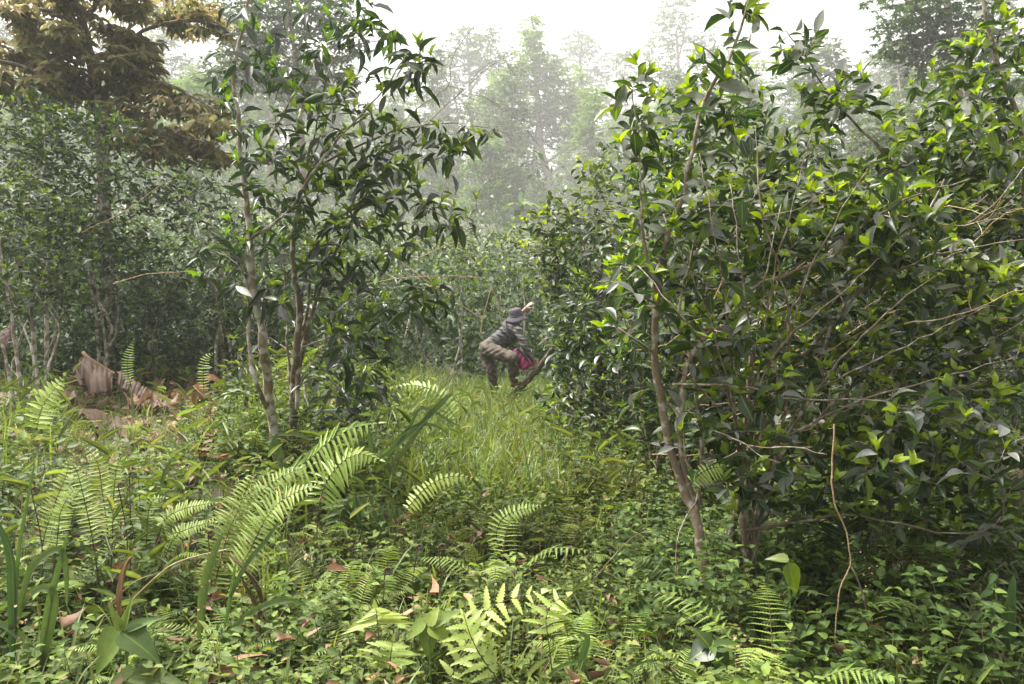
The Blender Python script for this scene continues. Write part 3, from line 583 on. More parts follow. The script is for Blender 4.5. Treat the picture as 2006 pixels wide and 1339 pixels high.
forest_tree('forest_tree', 26, [(600, 560), (590, 300), (585, 180), (575, 80), (560, -20)], [[(590, 220), (520, 120), (470, 60)], [(588, 200), (650, 110), (690, 50)], [(580, 120), (600, 40), (620, -30)]],
            [B(480, 60, 26, 80, 70, 1.6, 110), B(580, 50, 26, 80, 80, 1.6, 130), B(660, 70, 26, 60, 80, 1.5, 90), B(540, 150, 26, 90, 40, 1.4, 80), B(640, 170, 26, 70, 40, 1.4, 60), B(560, -10, 26, 160, 50, 1.6, 100), B(440, 150, 26, 40, 50, 1.2, 40)],
            'misty broadleaf tree rising behind the lichen-trunked tea tree', 101, r=.18)
forest_tree('forest_tree', 30, [(532, 560), (531, 300), (533, 180), (528, 90)], [[(532, 230), (470, 160), (440, 120)], [(532, 220), (600, 150)]],
            [B(500, 130, 30, 70, 60, 1.5, 80), B(430, 190, 30, 50, 70, 1.5, 70), B(570, 200, 30, 60, 40, 1.4, 50)],
            'thin straight-trunked tree in mist left of the broadleaf tree', 102, r=.14)
forest_tree('forest_tree', 48, [(1080, 470), (1080, 420), (1075, 350), (1062, 300), (1058, 250), (1052, 180), (1045, 110), (1042, 60)],
            [[(1062, 300), (1030, 265), (985, 235), (960, 200)], [(1058, 250), (1100, 215), (1150, 190)], [(1052, 190), (1010, 150), (990, 120)], [(1068, 320), (1110, 290), (1150, 270)], [(1075, 345), (1100, 325), (1130, 320)], [(1050, 160), (1080, 130), (1110, 110)]],
            [B(1042, 70, 48, 26, 36, 1.6, 45), B(1045, 130, 48, 50, 40, 2, 70), B(1000, 165, 48, 50, 34, 2, 55), B(1100, 160, 48, 50, 40, 2, 60), B(1050, 210, 48, 80, 34, 2.2, 90), B(960, 215, 48, 50, 32, 2, 45), B(1140, 205, 48, 45, 30, 2, 45), B(1000, 255, 48, 60, 26, 2, 45), B(1110, 255, 48, 60, 26, 2, 45)],
            'tall misty tree with curved pale trunk standing alone in the centre background', 103, r=.26, L=.36, W=.15, bark=M_BARKW, leafm=M_LAYER, spacing=.3, run=2.)
forest_tree('layered_tree', 34, [(960, 560), (960, 460), (958, 380), (960, 320), (962, 290)], [[(960, 400), (920, 380)], [(960, 380), (1010, 360)], [(960, 450), (1020, 430)]],
            [B(960, 290, 34, 36, 18, 1.2, 60), B(935, 325, 34, 40, 20, 1.2, 60), B(990, 335, 34, 40, 20, 1.2, 60), B(960, 370, 34, 60, 18, 1.4, 90), B(925, 405, 34, 50, 18, 1.3, 70), B(1000, 405, 34, 55, 18, 1.4, 80), B(960, 440, 34, 80, 22, 1.5, 110), B(920, 480, 34, 60, 26, 1.5, 80), B(1010, 470, 34, 50, 22, 1.5, 60)],
            'bright green tree with tiered foliage left of the curved pale trunk', 104, leafm=M_LAYER, L=.22, W=.10, r=.14, spacing=.14)
forest_tree('forest_tree', 21, [(1900, 560), (1890, 300), (1870, 150), (1860, 60), (1850, -40)], [[(1885, 260), (1820, 120), (1760, 60)], [(1880, 220), (1950, 120), (2000, 60)], [(1870, 120), (1800, 20), (1740, -20)]],
            [B(1780, 40, 21, 60, 50, 1.4, 90), B(1860, 30, 21, 80, 60, 1.6, 140), B(1850, 110, 21, 70, 40, 1.4, 90), B(1950, 80, 21, 70, 80, 1.5, 110), B(1740, 100, 21, 40, 16, .8, 20), B(1830, -20, 21, 160, 40, 1.4, 100), B(1790, 90, 21, 40, 30, 1, 34)],
            'broad dark-leaved tree overhanging the upper right corner against white sky', 105, r=.22, L=.17, W=.08, spacing=.13)
forest_tree('forest_tree', 25, [(1800, 560), (1790, 400), (1780, 300)], [[(1790, 380), (1740, 300)], [(1788, 360), (1850, 280)]],
            [B(1740, 260, 25, 70, 44, 1.5, 90), B(1820, 230, 25, 70, 44, 1.5, 90), B(1770, 330, 25, 90, 50, 1.5, 120), B(1860, 300, 25, 70, 60, 1.5, 90), B(1680, 330, 25, 60, 50, 1.4, 70), B(1740, 410, 25, 100, 40, 1.4, 80)],
            'low broad tree with bluish leaves under the upper right corner tree', 106, r=.14, L=.2, W=.09)
forest_tree('forest_tree', 36, [(1600, 520), (1610, 300), (1605, 180), (1600, 120)], [[(1610, 250), (1550, 170)], [(1608, 230), (1660, 170)]],
            [B(1600, 110, 36, 50, 36, 1.8, 70), B(1560, 160, 36, 46, 40, 1.8, 60), B(1640, 160, 36, 46, 40, 1.8, 60), B(1600, 220, 36, 80, 40, 1.8, 90), B(1560, 290, 36, 80, 40, 1.8, 80), B(1650, 300, 36, 80, 50, 1.8, 80)],
            'pale misty tree with a domed crown right of the arching tea shoot', 107, r=.18, L=.28, W=.13, spacing=.22)
forest_tree('forest_tree', 70, [(1340, 420), (1335, 250), (1330, 150), (1325, 60)], [[(1332, 200), (1280, 120)], [(1330, 170), (1380, 90)], [(1328, 120), (1350, 30)]],
            [B(1320, 50, 70, 50, 45, 2.8, 50), B(1370, 90, 70, 50, 40, 2.8, 50), B(1290, 110, 70, 46, 34, 2.6, 40), B(1340, 160, 70, 70, 34, 3, 50), B(1330, 0, 70, 40, 30, 2.4, 20), B(1330, 220, 70, 90, 30, 3, 50)],
            'faint feathery tree almost dissolved in the mist above the right-hand thicket', 108, r=.3, L=.42, W=.2, spacing=.5, run=2.)
forest_tree('forest_tree', 62, [(930, 430), (925, 250), (920, 150), (915, 90)], [[(922, 220), (870, 150)], [(920, 180), (960, 120)]],
            [B(915, 90, 62, 44, 34, 2.4, 50), B(880, 130, 62, 46, 36, 2.4, 50), B(950, 130, 62, 40, 36, 2.4, 45), B(900, 190, 62, 80, 36, 2.6, 70), B(880, 250, 62, 90, 36, 2.6, 70)],
            'misty tree left of the curved pale trunk, behind thin bare stems', 109, r=.3, L=.42, W=.2, spacing=.45, run=2.)
forest_tree('forest_tree', 80, [(1150, 420), (1145, 250), (1140, 150), (1135, 100)], [[(1142, 200), (1100, 130)], [(1140, 170), (1180, 110)]],
            [B(1135, 90, 80, 36, 34, 2.8, 40), B(1100, 130, 80, 46, 36, 2.8, 45), B(1175, 130, 80, 46, 36, 2.8, 45), B(1140, 190, 80, 80, 36, 3, 70), B(1180, 250, 80, 90, 40, 3, 80)],
            'very faint tall tree behind and right of the curved pale trunk', 110, r=.35, L=.5, W=.24, spacing=.5, run=2.)
forest_tree('forest_tree', 44, [(760, 520), (765, 350), (770, 280), (775, 230)], [[(768, 320), (720, 260)], [(769, 300), (820, 240)]],
            [B(770, 220, 44, 46, 30, 1.8, 50), B(720, 250, 44, 46, 34, 1.8, 50), B(820, 270, 44, 46, 34, 1.8, 50), B(760, 310, 44, 90, 34, 2, 90), B(850, 340, 44, 60, 36, 2, 70), B(790, 390, 44, 110, 36, 2, 110)],
            'greyish misty tree showing through the right ends of the left tea tree limbs', 111, r=.18, L=.32, W=.15, spacing=.3)
# the forested slope far behind: individual trees, copies of three kinds
def proto(seed, h, kind, leafm):
    rng = np.random.default_rng(seed); g = G(); gl = G(); root = thing('forest_tree', (0, 0, 0), 'x', 'tree')
    st = [(smoothline([(0, 0, -.5), (rng.normal(0, .2), 0, h * .3), (rng.normal(0, .5), rng.normal(0, .4), h * .65), (rng.normal(0, .6), rng.normal(0, .5), h * .92)], .8), None)]
    st = [(p_, np.linspace(.22, .05, len(p_))) for p_, _ in st]; tube(g, st[0][0], st[0][1], 6)
    blobs = []
    for i in range(15):
        f = .14 + .81 * (i / 14.); a = rng.random() * 6.28; rr = (2.6 if kind == 0 else 1.7) * math.sin(math.pi * min(1, (f - .05) * 1.0)) ** .7 + .3
        blobs.append(((rr * math.cos(a) * .8, rr * math.sin(a) * .8, h * f), (1.6, 1.6, .9), 40))
    grow(rng, st, blob_tips(rng, blobs), dict(tpl=T_LO, L=.42, W=.2, spacing=.42, run=2., fwd=.4, droop=-.3, rand=.5, young=.1, whorl=4), gl, gl, twigmat=1, minz=h * .1, rbase=.012, bstep=.9, sides=3, rtip=.008)
    k1 = g.build('trunk', M_FARBARK, root); k2 = gl.build('crown', [leafm, M_FARBARK], root); reg(root, [k1, k2]); return root
protos = [proto(201, 14, 0, M_FOREST), proto(202, 17, 1, M_FOREST), proto(203, 11, 0, M_LAYER), proto(204, 13, 1, M_LAYER)]
slope = []
rs = np.random.default_rng(77)
for d in (62, 82, 104, 130, 160, 190, 225, 262, 300):
    n = (24 if d > 125 else 16) if d > 80 else 10
    for i in range(n):
        px = -80 + (i + .5 + rs.normal(0, .25)) * 2160 / n
        if d < 100 and (630 < px < 1420 or 380 < px < 630): continue
        if d < 150 and 1000 < px < 1120: continue
        slope.append((px, d * (1 + rs.normal(0, .05))))
used = set()
for (px, d) in slope:
    k = int(rs.integers(4)); src = protos[k]
    o = src if k not in used else copy_tree(src)
    used.add(k); p_ = P(px, 600, d); o.location = (p_[0], p_[1], float(hgt(p_[0], p_[1])) - .2)
    s = (.62 + .38 * rs.random()) * min(2.1, d / 72.)
    o.scale = (s, s, s * (.9 + .25 * rs.random())); o.rotation_euler = (0, 0, rs.random() * 6.28)
    tag(o, 'forest tree fading into mist on the slope behind the clearing', 'tree', 'forest trees on the misty slope')
for k in range(4):
    if k not in used:
        for c in ALLCH[protos[k].name]: bpy.data.objects.remove(c)
        bpy.data.objects.remove(protos[k])

# banana plants in the middle distance
def banana(base, h, leaves, label, seed):
    rng = np.random.default_rng(seed); root = thing('banana_plant', base, label, 'banana plant'); kids = []
    base = np.array(base); g = G(); top = base + (0, 0, h * .45); tube(g, smoothline([base, base + (0.05, 0, h * .25), top], .2), np.linspace(.12, .06, len(smoothline([base, base + (0.05, 0, h * .25), top], .2))), 8); kids.append(g.build('stem', M_GSTEM, root, base))
    for (az, le, L, dr) in leaves:
        g = G(); n = 16; t = np.linspace(0, 1, n); a = math.radians(az); hx = np.array((math.cos(a), math.sin(a), 0)); sx = np.array((-math.sin(a), math.cos(a), 0))
        C = top + hx * (L * (le * t + dr * .5 * t ** 2))[:, None] + np.array((0, 0, 1.)) * (L * (t * (1 - le * .5) - dr * t ** 2.4))[:, None]
        w = .32 * np.clip(np.sin(math.pi * np.clip((t - .18) / .84, 0, 1)), 0, 1) ** .45 * (t > .17) + .015
        w = w * (1 + .12 * rng.normal(size=n)); V = np.stack([C - sx * w[:, None] - (0, 0, .1), C, C + sx * w[:, None] - (0, 0, .1)], 1)
        q = [];
        for i in range(n - 1): q += [(3 * i, 3 * i + 1, 3 * i + 4, 3 * i + 3), (3 * i + 1, 3 * i + 2, 3 * i + 5, 3 * i + 4)]
        A = np.zeros((n, 3, 3)); A[..., 0] = rng.random(); A[:, 0, 2] = 1; A[:, 2, 2] = 1; A[..., 1] = .5
        g.add(V, q, None, A); kids.append(g.build('leaf', M_LAYER, root, base))
    reg(root, kids)
bb = P(1022, 420, 86); bb[2] = float(hgt(bb[0], bb[1]))
banana(tuple(bb), 6.4, [(100, .15, 1.9, .1), (20, .8, 2.0, .7), (170, .8, 1.8, .7), (-60, .7, 1.9, .8), (60, .6, 2.0, .5)], 'banana plant with one upright pale leaf beside the curved pale trunk', 1)
bb = P(850, 420, 80); bb[2] = float(hgt(bb[0], bb[1]))
banana(tuple(bb), 5.4, [(10, .8, 2.1, .6), (190, .8, 2.0, .6), (-70, .7, 1.9, .8), (120, .5, 2.0, .5)], 'banana plant with long drooping pale leaves left of the tiered green tree', 2)
bb = P(560, 480, 36); bb[2] = float(hgt(bb[0], bb[1]))
banana(tuple(bb), 3.0, [(0, .8, 1.8, .7), (180, .8, 1.8, .6), (-90, .7, 1.7, .8)], 'banana plant half hidden between the two left tea trunks', 3)

# ------------------------------------------------------------ undergrowth (stuff)
def vnoise(x, y, s, seed=0):
    r = np.random.default_rng(seed).random((64, 64)); u = (x / s) % 64; v = (y / s) % 64
    i, j = u.astype(int) % 64, v.astype(int) % 64; fu, fv = u - np.floor(u), v - np.floor(v); fu = fu * fu * (3 - 2 * fu); fv = fv * fv * (3 - 2 * fv)
    a = r[i, j] * (1 - fu) + r[(i + 1) % 64, j] * fu; b_ = r[i, (j + 1) % 64] * (1 - fu) + r[(i + 1) % 64, (j + 1) % 64] * fu
    return a * (1 - fv) + b_ * fv
def scatter(rng, n, x0, x1, y0, y1, dens=None):
    """points inside the camera's wedge; dens: keep probability (x, y)"""
    y = y0 + (y1 - y0) * np.sqrt(rng.random(n)) if y1 > 3 * y0 else y0 + (y1 - y0) * rng.random(n)
    x = x0 + (x1 - x0) * rng.random(n)
    k = np.abs(x) < y * 0.70 + .6
    x, y = x[k], y[k]
    if dens is not None:
        k = rng.random(len(x)) < dens(x, y); x, y = x[k], y[k]
    return np.stack([x, y, hgt(x, y)], 1)
# x of the clearing's axis and half width
def clearing(x, y):
    c = -0.1 * (y / 10.) - .25 + 0 * x; w = 1.3 + 0 * y
    return np.exp(-((x - c) / w) ** 2)

def sight(x, y):
    px = 1003 + FPX * x / y
    return 1 - .93 * ((px > 130) & (px < 440) & (y > 5.8) & (y < 10.2)) - .75 * ((px > 130) & (px < 440) & (y > 4.7) & (y <= 5.8))
rg = np.random.default_rng(300)
# herbs with paired leaves
def herbs(name, pts, rng, hmin, hmax, L, tpl, mat, pairs=5, young=.25, label=None):
    g = G(); n = len(pts); h = (hmin + (hmax - hmin) * rng.random(n)) * (.55 + .95 * vnoise(pts[:, 0], pts[:, 1], .45, 31)); lean = rng.normal(0, .16, (n, 2)); az0 = rng.random(n) * 6.28; pr = rng.random(n)
    top = pts + np.concatenate([lean * h[:, None], h[:, None]], 1)
    d = nrm(top - pts); side = nrm(np.cross(d, rng.normal(size=(n, 3))))
    add_leaves(g, T_LO, pts, d, side, h, np.full(n, .005), np.full(n, .3), np.zeros(n), mat=1)
    for k in range(pairs):
        f = .25 + .75 * (k + .5 * rng.random(n)) / pairs; c = pts + (top - pts) * f[:, None]
        for q in range(2):
            az = az0 + k * 1.571 + q * 3.1416 + rng.normal(0, .3, n); dd = np.stack([np.cos(az), np.sin(az), .25 + rng.normal(0, .25, n) - .1 * (1 - f)], 1)
            keep = rng.random(n) < .9; s = (1.15 - .55 * f) * (.7 + .6 * rng.random(n)) * L * (.8 + .4 * pr)
            add_leaves(g, tpl, c[keep], dd[keep], (np.tile((0, 0, 1.), (n, 1)) + rng.normal(0, .3, (n, 3)))[keep], s[keep], s[keep] * .62, np.clip(pr * .6 + .4 * rng.random(n), 0, 1)[keep], np.where((f > .8) & (rng.random(n) < young), .7, rng.random(n) * .15)[keep], curl=(.3 + 1.4 * rng.random(n))[keep])
    return tag(g.build(name, [mat, M_FERNSTEM]), label, None, None, 'stuff')
def dh(x, y): return np.clip(-.75 + 3.0 * vnoise(x, y, .5, 1) * np.exp(-((x - .15) / 1.5) ** 2), 0, 1) * (x > -1.6) 
p1 = scatter(rg, 9500, -1.8, 2.2, 2.5, 5.2, dh); p2 = scatter(rg, 10500, -1.8, 2.6, 5.2, 9.5, lambda x, y: np.clip(vnoise(x, y, .8, 2) * 1.2 * np.exp(-((x - .4) / 1.5) ** 2), 0, 1))
herbs('herb_cover', p1, rg, .10, .32, .042, T_HEART, M_HERB, 5, label='low green heart-leaved herbs carpeting the foreground')
herbs('herb_cover', p2, rg, .12, .36, .045, T_MID, M_HERB, 5, label='herbs covering the middle of the clearing')
p5 = scatter(rg, 3800, -2.5, 2.2, 2.4, 7, lambda x, y: np.clip(-.9 + 2.6 * vnoise(x, y, .38, 71), 0, 1)); herbs('herb_cover', p5, rg, .14, .42, .062, T_MID, M_HERB, 6, young=.6, label='taller pointed-leaved herbs in clumps')
p3 = scatter(rg, 4500, .6, 5.5, 2.6, 8.5, lambda x, y: .75 * (x > .25 * y)); herbs('herb_cover', p3, rg, .12, .42, .06, T_HEART, M_FERND, 5, label='shaded dark green herbs beneath the right-hand tea trees')  # leaf colour darkened to stand for the shade under the trees
p4 = scatter(rg, 6500, -7, -.8, 2.3, 10, lambda x, y: sight(x, y) * (.3 + .6 * vnoise(x, y, .6, 5))); herbs('herb_cover', p4, rg, .10, .32, .05, T_MID, M_HERB, 4, label='scattered herbs on the left bank')

# grass
def grass(name, pts, rng, L0, L1, W, mat, per, label, lean=.35, droop=.5, seg=4, spread=.04):
    g = G(); n = len(pts) * per; base = np.repeat(pts, per, 0) + np.concatenate([rng.normal(0, spread, (n, 2)), np.zeros((n, 1))], 1); base[:, 2] -= .02
    L = L0 + (L1 - L0) * rng.random(n) ** 1.3
    add_blades(g, base, rng.random(n) * 6.28, L, W * (.6 + .8 * rng.random(n)), np.abs(rng.normal(0, lean, n)).clip(0, .9), droop * rng.random(n), np.clip(np.repeat(rng.random(len(pts)), per) * .5 + .5 * rng.random(n), 0, 1), seg=seg, young=(rng.random(n) < .2) * .7)
    return tag(g.build(name, [mat]), label, None, None, 'stuff')
grass('tall_grass', scatter(rg, 4200, -2.6, 1.2, 5.6, 13.5, lambda x, y: clearing(x, y) * 1.1 * (1 - .6 * ((np.abs(x + .15) < .5) & (y > 9.2) & (y < 11.6)))), rg, .22, .72, .012, M_GRASS, 7, 'bright arching grass filling the clearing around the person')
grass('bank_grass', scatter(rg, 3200, -7, -.3, 2.4, 10, lambda x, y: sight(x, y) * (.3 + .55 * vnoise(x, y, .5, 9))), rg, .12, .5, .012, M_GRASS, 5, 'loose arching grass on the left bank')
grass('foreground_grass', scatter(rg, 2400, -2, 2.4, 2.5, 7, lambda x, y: .6 * vnoise(x, y, .4, 12)), rg, .12, .42, .010, M_GRASS, 5, 'grass tufts among the foreground herbs')
grass('shade_grass', scatter(rg, 1500, .4, 5, 2.6, 9, lambda x, y: .5 + 0 * x), rg, .12, .4, .012, M_BIGGRASS, 4, 'dark grass in the shade of the right-hand trees')
pts_ = scatter(rg, 3600, -6, -.6, 4.5, 10.5, lambda x, y: .75 * (sight(x, y) < .9)); grass('short_grass', pts_, rg, .06, .2, .009, M_GRASS, 5, 'short grass around the fallen banana leaves')
# leafy grasses with short lance blades on stalks
def bamboo_grass(name, pts, rng, mat, label, h0=.25, h1=.6, L=.15, W=.02):
    g = G(); n = len(pts); h = h0 + (h1 - h0) * rng.random(n); ln = rng.normal(0, .3, (n, 2)); top = pts + np.concatenate([ln * h[:, None], h[:, None]], 1)
    dd = nrm(top - pts); add_leaves(g, T_LO, pts, dd, nrm(np.cross(dd, rng.normal(size=(n, 3)))), h, np.full(n, .005), np.full(n, .4), np.zeros(n))
    az0 = rng.random(n) * 6.28
    for k in range(6):
        f = .3 + .7 * (k + rng.random(n) * .5) / 6; c = pts + (top - pts) * f[:, None]; az = az0 + (k % 2) * 3.14 + rng.normal(0, .4, n)
        d_ = np.stack([np.cos(az), np.sin(az), .45 + rng.normal(0, .25, n)], 1); s = L * (.6 + .7 * rng.random(n))
        add_leaves(g, T_BLADE, c, d_, np.tile((0, 0, 1.), (n, 1)) + rng.normal(0, .2, (n, 3)), s, W * (.8 + .4 * rng.random(n)), rng.random(n) * .85, (rng.random(n) < .15) * .6, curl=1 + 0 * s)
        
    return tag(g.build(name, [mat]), label, None, None, 'stuff')
bamboo_grass('leafy_grass', scatter(rg, 650, -7, -.4, 3.0, 10.5, lambda x, y: sight(x, y) * (.35 + .5 * vnoise(x, y, .6, 21))), rg, M_GRASS, 'lance-leaved grass on the left bank')
bamboo_grass('leafy_grass', scatter(rg, 500, -2.2, 2.0, 4.5, 12, lambda x, y: clearing(x, y) * .55), rg, M_GRASS, 'lance-leaved grass in the clearing', W=.013, L=.13)
bamboo_grass('leafy_grass', scatter(rg, 700, -.5, 2.5, 2.5, 4.6, lambda x, y: .5 + 0 * x), rg, M_HERB, 'lance-leaved grass at the bottom of the picture', .1, .3, .10, .014)
def weeds(x, y):
    px = 1003 + FPX * x / y
    return np.clip(1.2 * np.exp(-((px - 620) / 170) ** 2) * (y > 5.2) + .9 * np.exp(-((px - 1180) / 120) ** 2) * (y > 5.5) + .5 * (px < 420) * (y < 5.2), 0, 1)
pq_ = scatter(rg, 2600, -3.2, -.7, 2.1, 4.0); herbs('herb_cover', pq_, rg, .08, .24, .05, T_HEART, M_HERB, 4, label='small herbs filling the lower left corner')
pq_ = scatter(rg, 1500, .5, 3.4, 2.9, 5.6, lambda x, y: np.clip(2 * vnoise(x, y, .5, 44) - .4, 0, 1)); herbs('tall_weeds', pq_, rg, .25, .6, .065, T_HEART, M_FERND, 7, label='shaded weeds around the feet of the right-hand tea trees')  # dark leaf colour carries painted understory shade, as on the herbs above
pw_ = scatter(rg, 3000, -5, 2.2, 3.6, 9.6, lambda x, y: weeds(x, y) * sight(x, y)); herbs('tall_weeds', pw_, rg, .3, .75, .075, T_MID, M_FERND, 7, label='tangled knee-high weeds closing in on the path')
pw_ = scatter(rg, 700, -5, 2.2, 3.6, 9.6, lambda x, y: weeds(x, y) * sight(x, y)); bamboo_grass('leafy_grass', pw_, rg, M_GRASS, 'tall lance-leaved grass at the foot of the tea trees', .4, .8, .17, .016)
# leaf litter
def litter(name, pts, rng, L, label, zup=.02):
    g = G(); n = len(pts); az = rng.random(n) * 6.28; d_ = np.stack([np.cos(az), np.sin(az), rng.normal(0, .3, n)], 1); pts = pts + np.array((0, 0, 1.)) * (zup * rng.random((n, 1)) + .01)
    s = L * (.4 + 1.0 * rng.random(n)); add_leaves(g, T_MID, pts, d_, np.tile((0, 0, 1.), (n, 1)) + rng.normal(0, .5, (n, 3)), s, s * (.25 + .3 * rng.random(n)), rng.random(n), (rng.random(n) < .12) * .8, curl=rng.normal(0, 2, n))
    return tag(g.build(name, [M_LITTER]), label, None, None, 'stuff')
litter('leaf_litter', scatter(rg, 9000, -8, 5, 2.4, 14), rg, .13, 'brown dead leaves lying over the ground')
q_ = scatter(rg, 1300, -2.5, 2.5, 2.5, 7); litter('leaf_litter', q_, rg, .07, 'withered leaves caught among the foreground herbs', .26)
pa = P(450, 770, 8.9); pts = np.stack([rg.normal(pa[0], .7, 300), rg.normal(8.9, .5, 300)], 1); litter('leaf_litter', np.column_stack([pts, hgt(pts[:, 0], pts[:, 1])]), rg, .13, 'heap of reddish-brown dead leaves right of the big dry banana leaf', .16)
pa = P(380, 640, 11); pts = np.stack([rg.normal(pa[0], 1.2, 500), rg.normal(11, .8, 500)], 1); litter('leaf_litter', np.column_stack([pts, hgt(pts[:, 0], pts[:, 1])]), rg, .2, 'tan dead leaves under the bronze tree', .3)
# fine dry stems and seed heads
def dry_stems(name, pts, rng, label, h0=.25, h1=.55):
    g = G(); n = len(pts); h = h0 + (h1 - h0) * rng.random(n); top = pts + np.concatenate([rng.normal(0, .2, (n, 2)) * h[:, None], h[:, None]], 1); dd = nrm(top - pts)
    add_leaves(g, T_LO, pts, dd, nrm(np.cross(dd, rng.normal(size=(n, 3)))), h * 1.05, np.full(n, .005), np.full(n, .8), np.zeros(n))
    for k in range(22):
        c = pts + (top - pts) * (.7 + .35 * rng.random(n))[:, None] + rng.normal(0, .022, (n, 3)); s = .008 + .008 * rng.random(n)
        add_leaves(g, T_LO, c, rng.normal(size=(n, 3)), rng.normal(size=(n, 3)), s, s * .8, .5 + .5 * rng.random(n), 0 * h)
    return tag(g.build(name, [M_LITTER]), label, None, None, 'stuff')
pa = P(1200, 900, 6.3); q = np.stack([rg.normal(pa[0] - .1, .28, 90), rg.normal(6.2, .55, 90)], 1); dry_stems('seed_heads', np.column_stack([q, hgt(q[:, 0], q[:, 1])]), rg, 'pinkish-brown seed heads above the herbs right of the clearing')
q = scatter(rg, 24, -2.6, 2.4, 2.6, 7); dry_stems('seed_heads', q, rg, 'dry seed heads scattered over the foreground')
# undergrowth on the far slope and between the shrubs
def bushes_far(name, pts, rng, s, h, mat, per, label):
    g = G(); n = len(pts) * per; c = np.repeat(pts, per, 0) + np.concatenate([rng.normal(0, s * 2.2, (n, 2)), (np.repeat(rng.random(len(pts)), per) * h * rng.random(n))[:, None]], 1)
    d_ = rng.normal(size=(n, 3)) + (0, 0, .2); L = s * (.6 + .8 * rng.random(n))
    add_leaves(g, T_LO, c, d_, np.tile((0, 0, 1.), (n, 1)) + rng.normal(0, .5, (n, 3)), L, L * .45, rng.random(n), (rng.random(n) < .08) * .6)
    return tag(g.build(name, [mat]), label, None, None, 'stuff')
bushes_far('thicket', scatter(rg, 620, -13, 12, 13.5, 20), rg, .14, 2.3, M_SHRUB, 95, 'leafy thicket at the far end of the clearing')
bushes_far('thicket', scatter(rg, 760, -26, 26, 20, 36), rg, .22, 2.6, M_FOREST, 80, 'thicket on the lower slope')
bushes_far('thicket', scatter(rg, 4600, -150, 150, 26, 250), rg, .55, 9.0, M_FOREST, 46, 'undergrowth on the misty slope')
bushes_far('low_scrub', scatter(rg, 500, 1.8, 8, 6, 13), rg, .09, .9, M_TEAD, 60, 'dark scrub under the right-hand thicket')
bushes_far('low_scrub', scatter(rg, 700, -9, -1.7, 10.4, 15), rg, .10, 1.7, M_SHRUB, 60, 'dark scrub under the left-hand tea trees')

# ------------------------------------------------------------ ferns
def frond_mesh(rachis, pl, pw, n, tpl=T_PIN, bare=.3, rng=None, up=(0, 0, 1), droop=-.15, young=0., fwd=.35, r=.004, mats=None, shape=0, jit=.06):
    rng = rng or rg; p_ = smoothline(rachis, .03); m = len(p_); g = G()
    tube(g, p_, np.linspace(r, r * .25, m), 5, 1)
    s = bare + (1 - bare) * (np.arange(n) / (n - 1.)); f = s * (m - 1.001); i0 = f.astype(int); fr = (f - i0)[:, None]
    c = p_[i0] * (1 - fr) + p_[i0 + 1] * fr; tn = nrm(p_[np.minimum(i0 + 1, m - 1)] - p_[np.maximum(i0 - 1, 0)]); u = np.arange(n) / (n - 1.)
    prof = np.clip(np.sin(math.pi * (.22 + .78 * u)) ** .8 if shape == 0 else 1 - u * .85, .06, 1)
    side = nrm(np.cross(tn, np.array(up, float)))
    for sg in (-1, 1):
        dd = side * sg + tn * fwd + np.array((0, 0, droop)) + rng.normal(0, jit, (n, 3)); L = pl * prof * (.9 + .2 * rng.random(n))
        add_leaves(g, tpl, c, dd, np.tile(np.array(up, float), (n, 1)) + rng.normal(0, .1, (n, 3)), L, np.minimum(pw, L * .4), np.full(n, rng.random() * .6) + .4 * rng.random(n), np.full(n, young), curl=.6 + .8 * rng.random(n))
    add_leaves(g, tpl, p_[-1:], tn[-1:], np.array([up], float), np.array([pl * .25]), np.array([pw * .8]), np.array([.5]), np.array([young]))
    return g
def fern_proto(seed, nf, L, pl, pw, npn, tpl, mat, fiddle=False):
    rng = np.random.default_rng(seed); root = thing('fern', (0, 0, 0), 'x', 'fern'); kids = []
    for k in range(nf):
        az = k * 6.28 / nf + rng.normal(0, .35); le = .25 + .5 * rng.random(); l = L * (.75 + .45 * rng.random()); hx = np.array((math.cos(az), math.sin(az), 0))
        pts = [hx * .01, hx * l * le * .3 + (0, 0, l * .45), hx * l * (le * .75) + (0, 0, l * .75), hx * l * (le * 1.25 + .1) + (0, 0, l * .78)]
        kids.append(frond_mesh(pts, pl, pw, npn, tpl, .28, rng, young=.15 * rng.random(), jit=.05).build('frond', [mat, M_FERNSTEM], root))
    reg(root, kids); return root
fp = [fern_proto(401, 5, .55, .10, .0105, 26, T_PIN, M_FERN), fern_proto(402, 6, .42, .08, .0095, 22, T_PIN, M_FERN), fern_proto(403, 4, .60, .11, .022, 20, T_LOBE, M_FERN),
      fern_proto(404, 6, .40, .09, .02, 17, T_LOBE, M_FERND), fern_proto(405, 5, .5, .09, .010, 24, T_PIN, M_FERND)]
rf = np.random.default_rng(410); usedf = set()
spots = []
for k in range(54):                       # left and lower left fern bed
    y = 3.0 + 4.2 * rf.random() ** 1.2; x = -.62 * y * (.22 + .8 * rf.random()); spots.append((x, y, int(rf.choice([0, 1, 2, 3, 4])), .38 + .36 * rf.random(), 'A'))
for k in range(16):
    y = 7.5 + 4 * rf.random(); x = -.55 * y * (.2 + .8 * rf.random()); spots.append((x, y, int(rf.choice([0, 1, 4])), .7 + .5 * rf.random(), 'B'))
for k in range(22):
    y = 2.8 + 3.4 * rf.random(); x = -.7 + 2.0 * rf.random(); spots.append((x, y, int(rf.choice([1, 2, 3, 0])), .45 + .4 * rf.random(), 'C'))
for k in range(26):
    y = 3.4 + 4.4 * rf.random(); x = .25 * y + .35 * y * rf.random(); spots.append((x, y, int(rf.choice([3, 4])), .8 + .6 * rf.random(), 'D'))
for k in range(10):
    y = 7.5 + 4 * rf.random(); x = -.17 * y + .11 * y * rf.random(); spots.append((x, y, 1, .6 + .5 * rf.random(), 'E'))
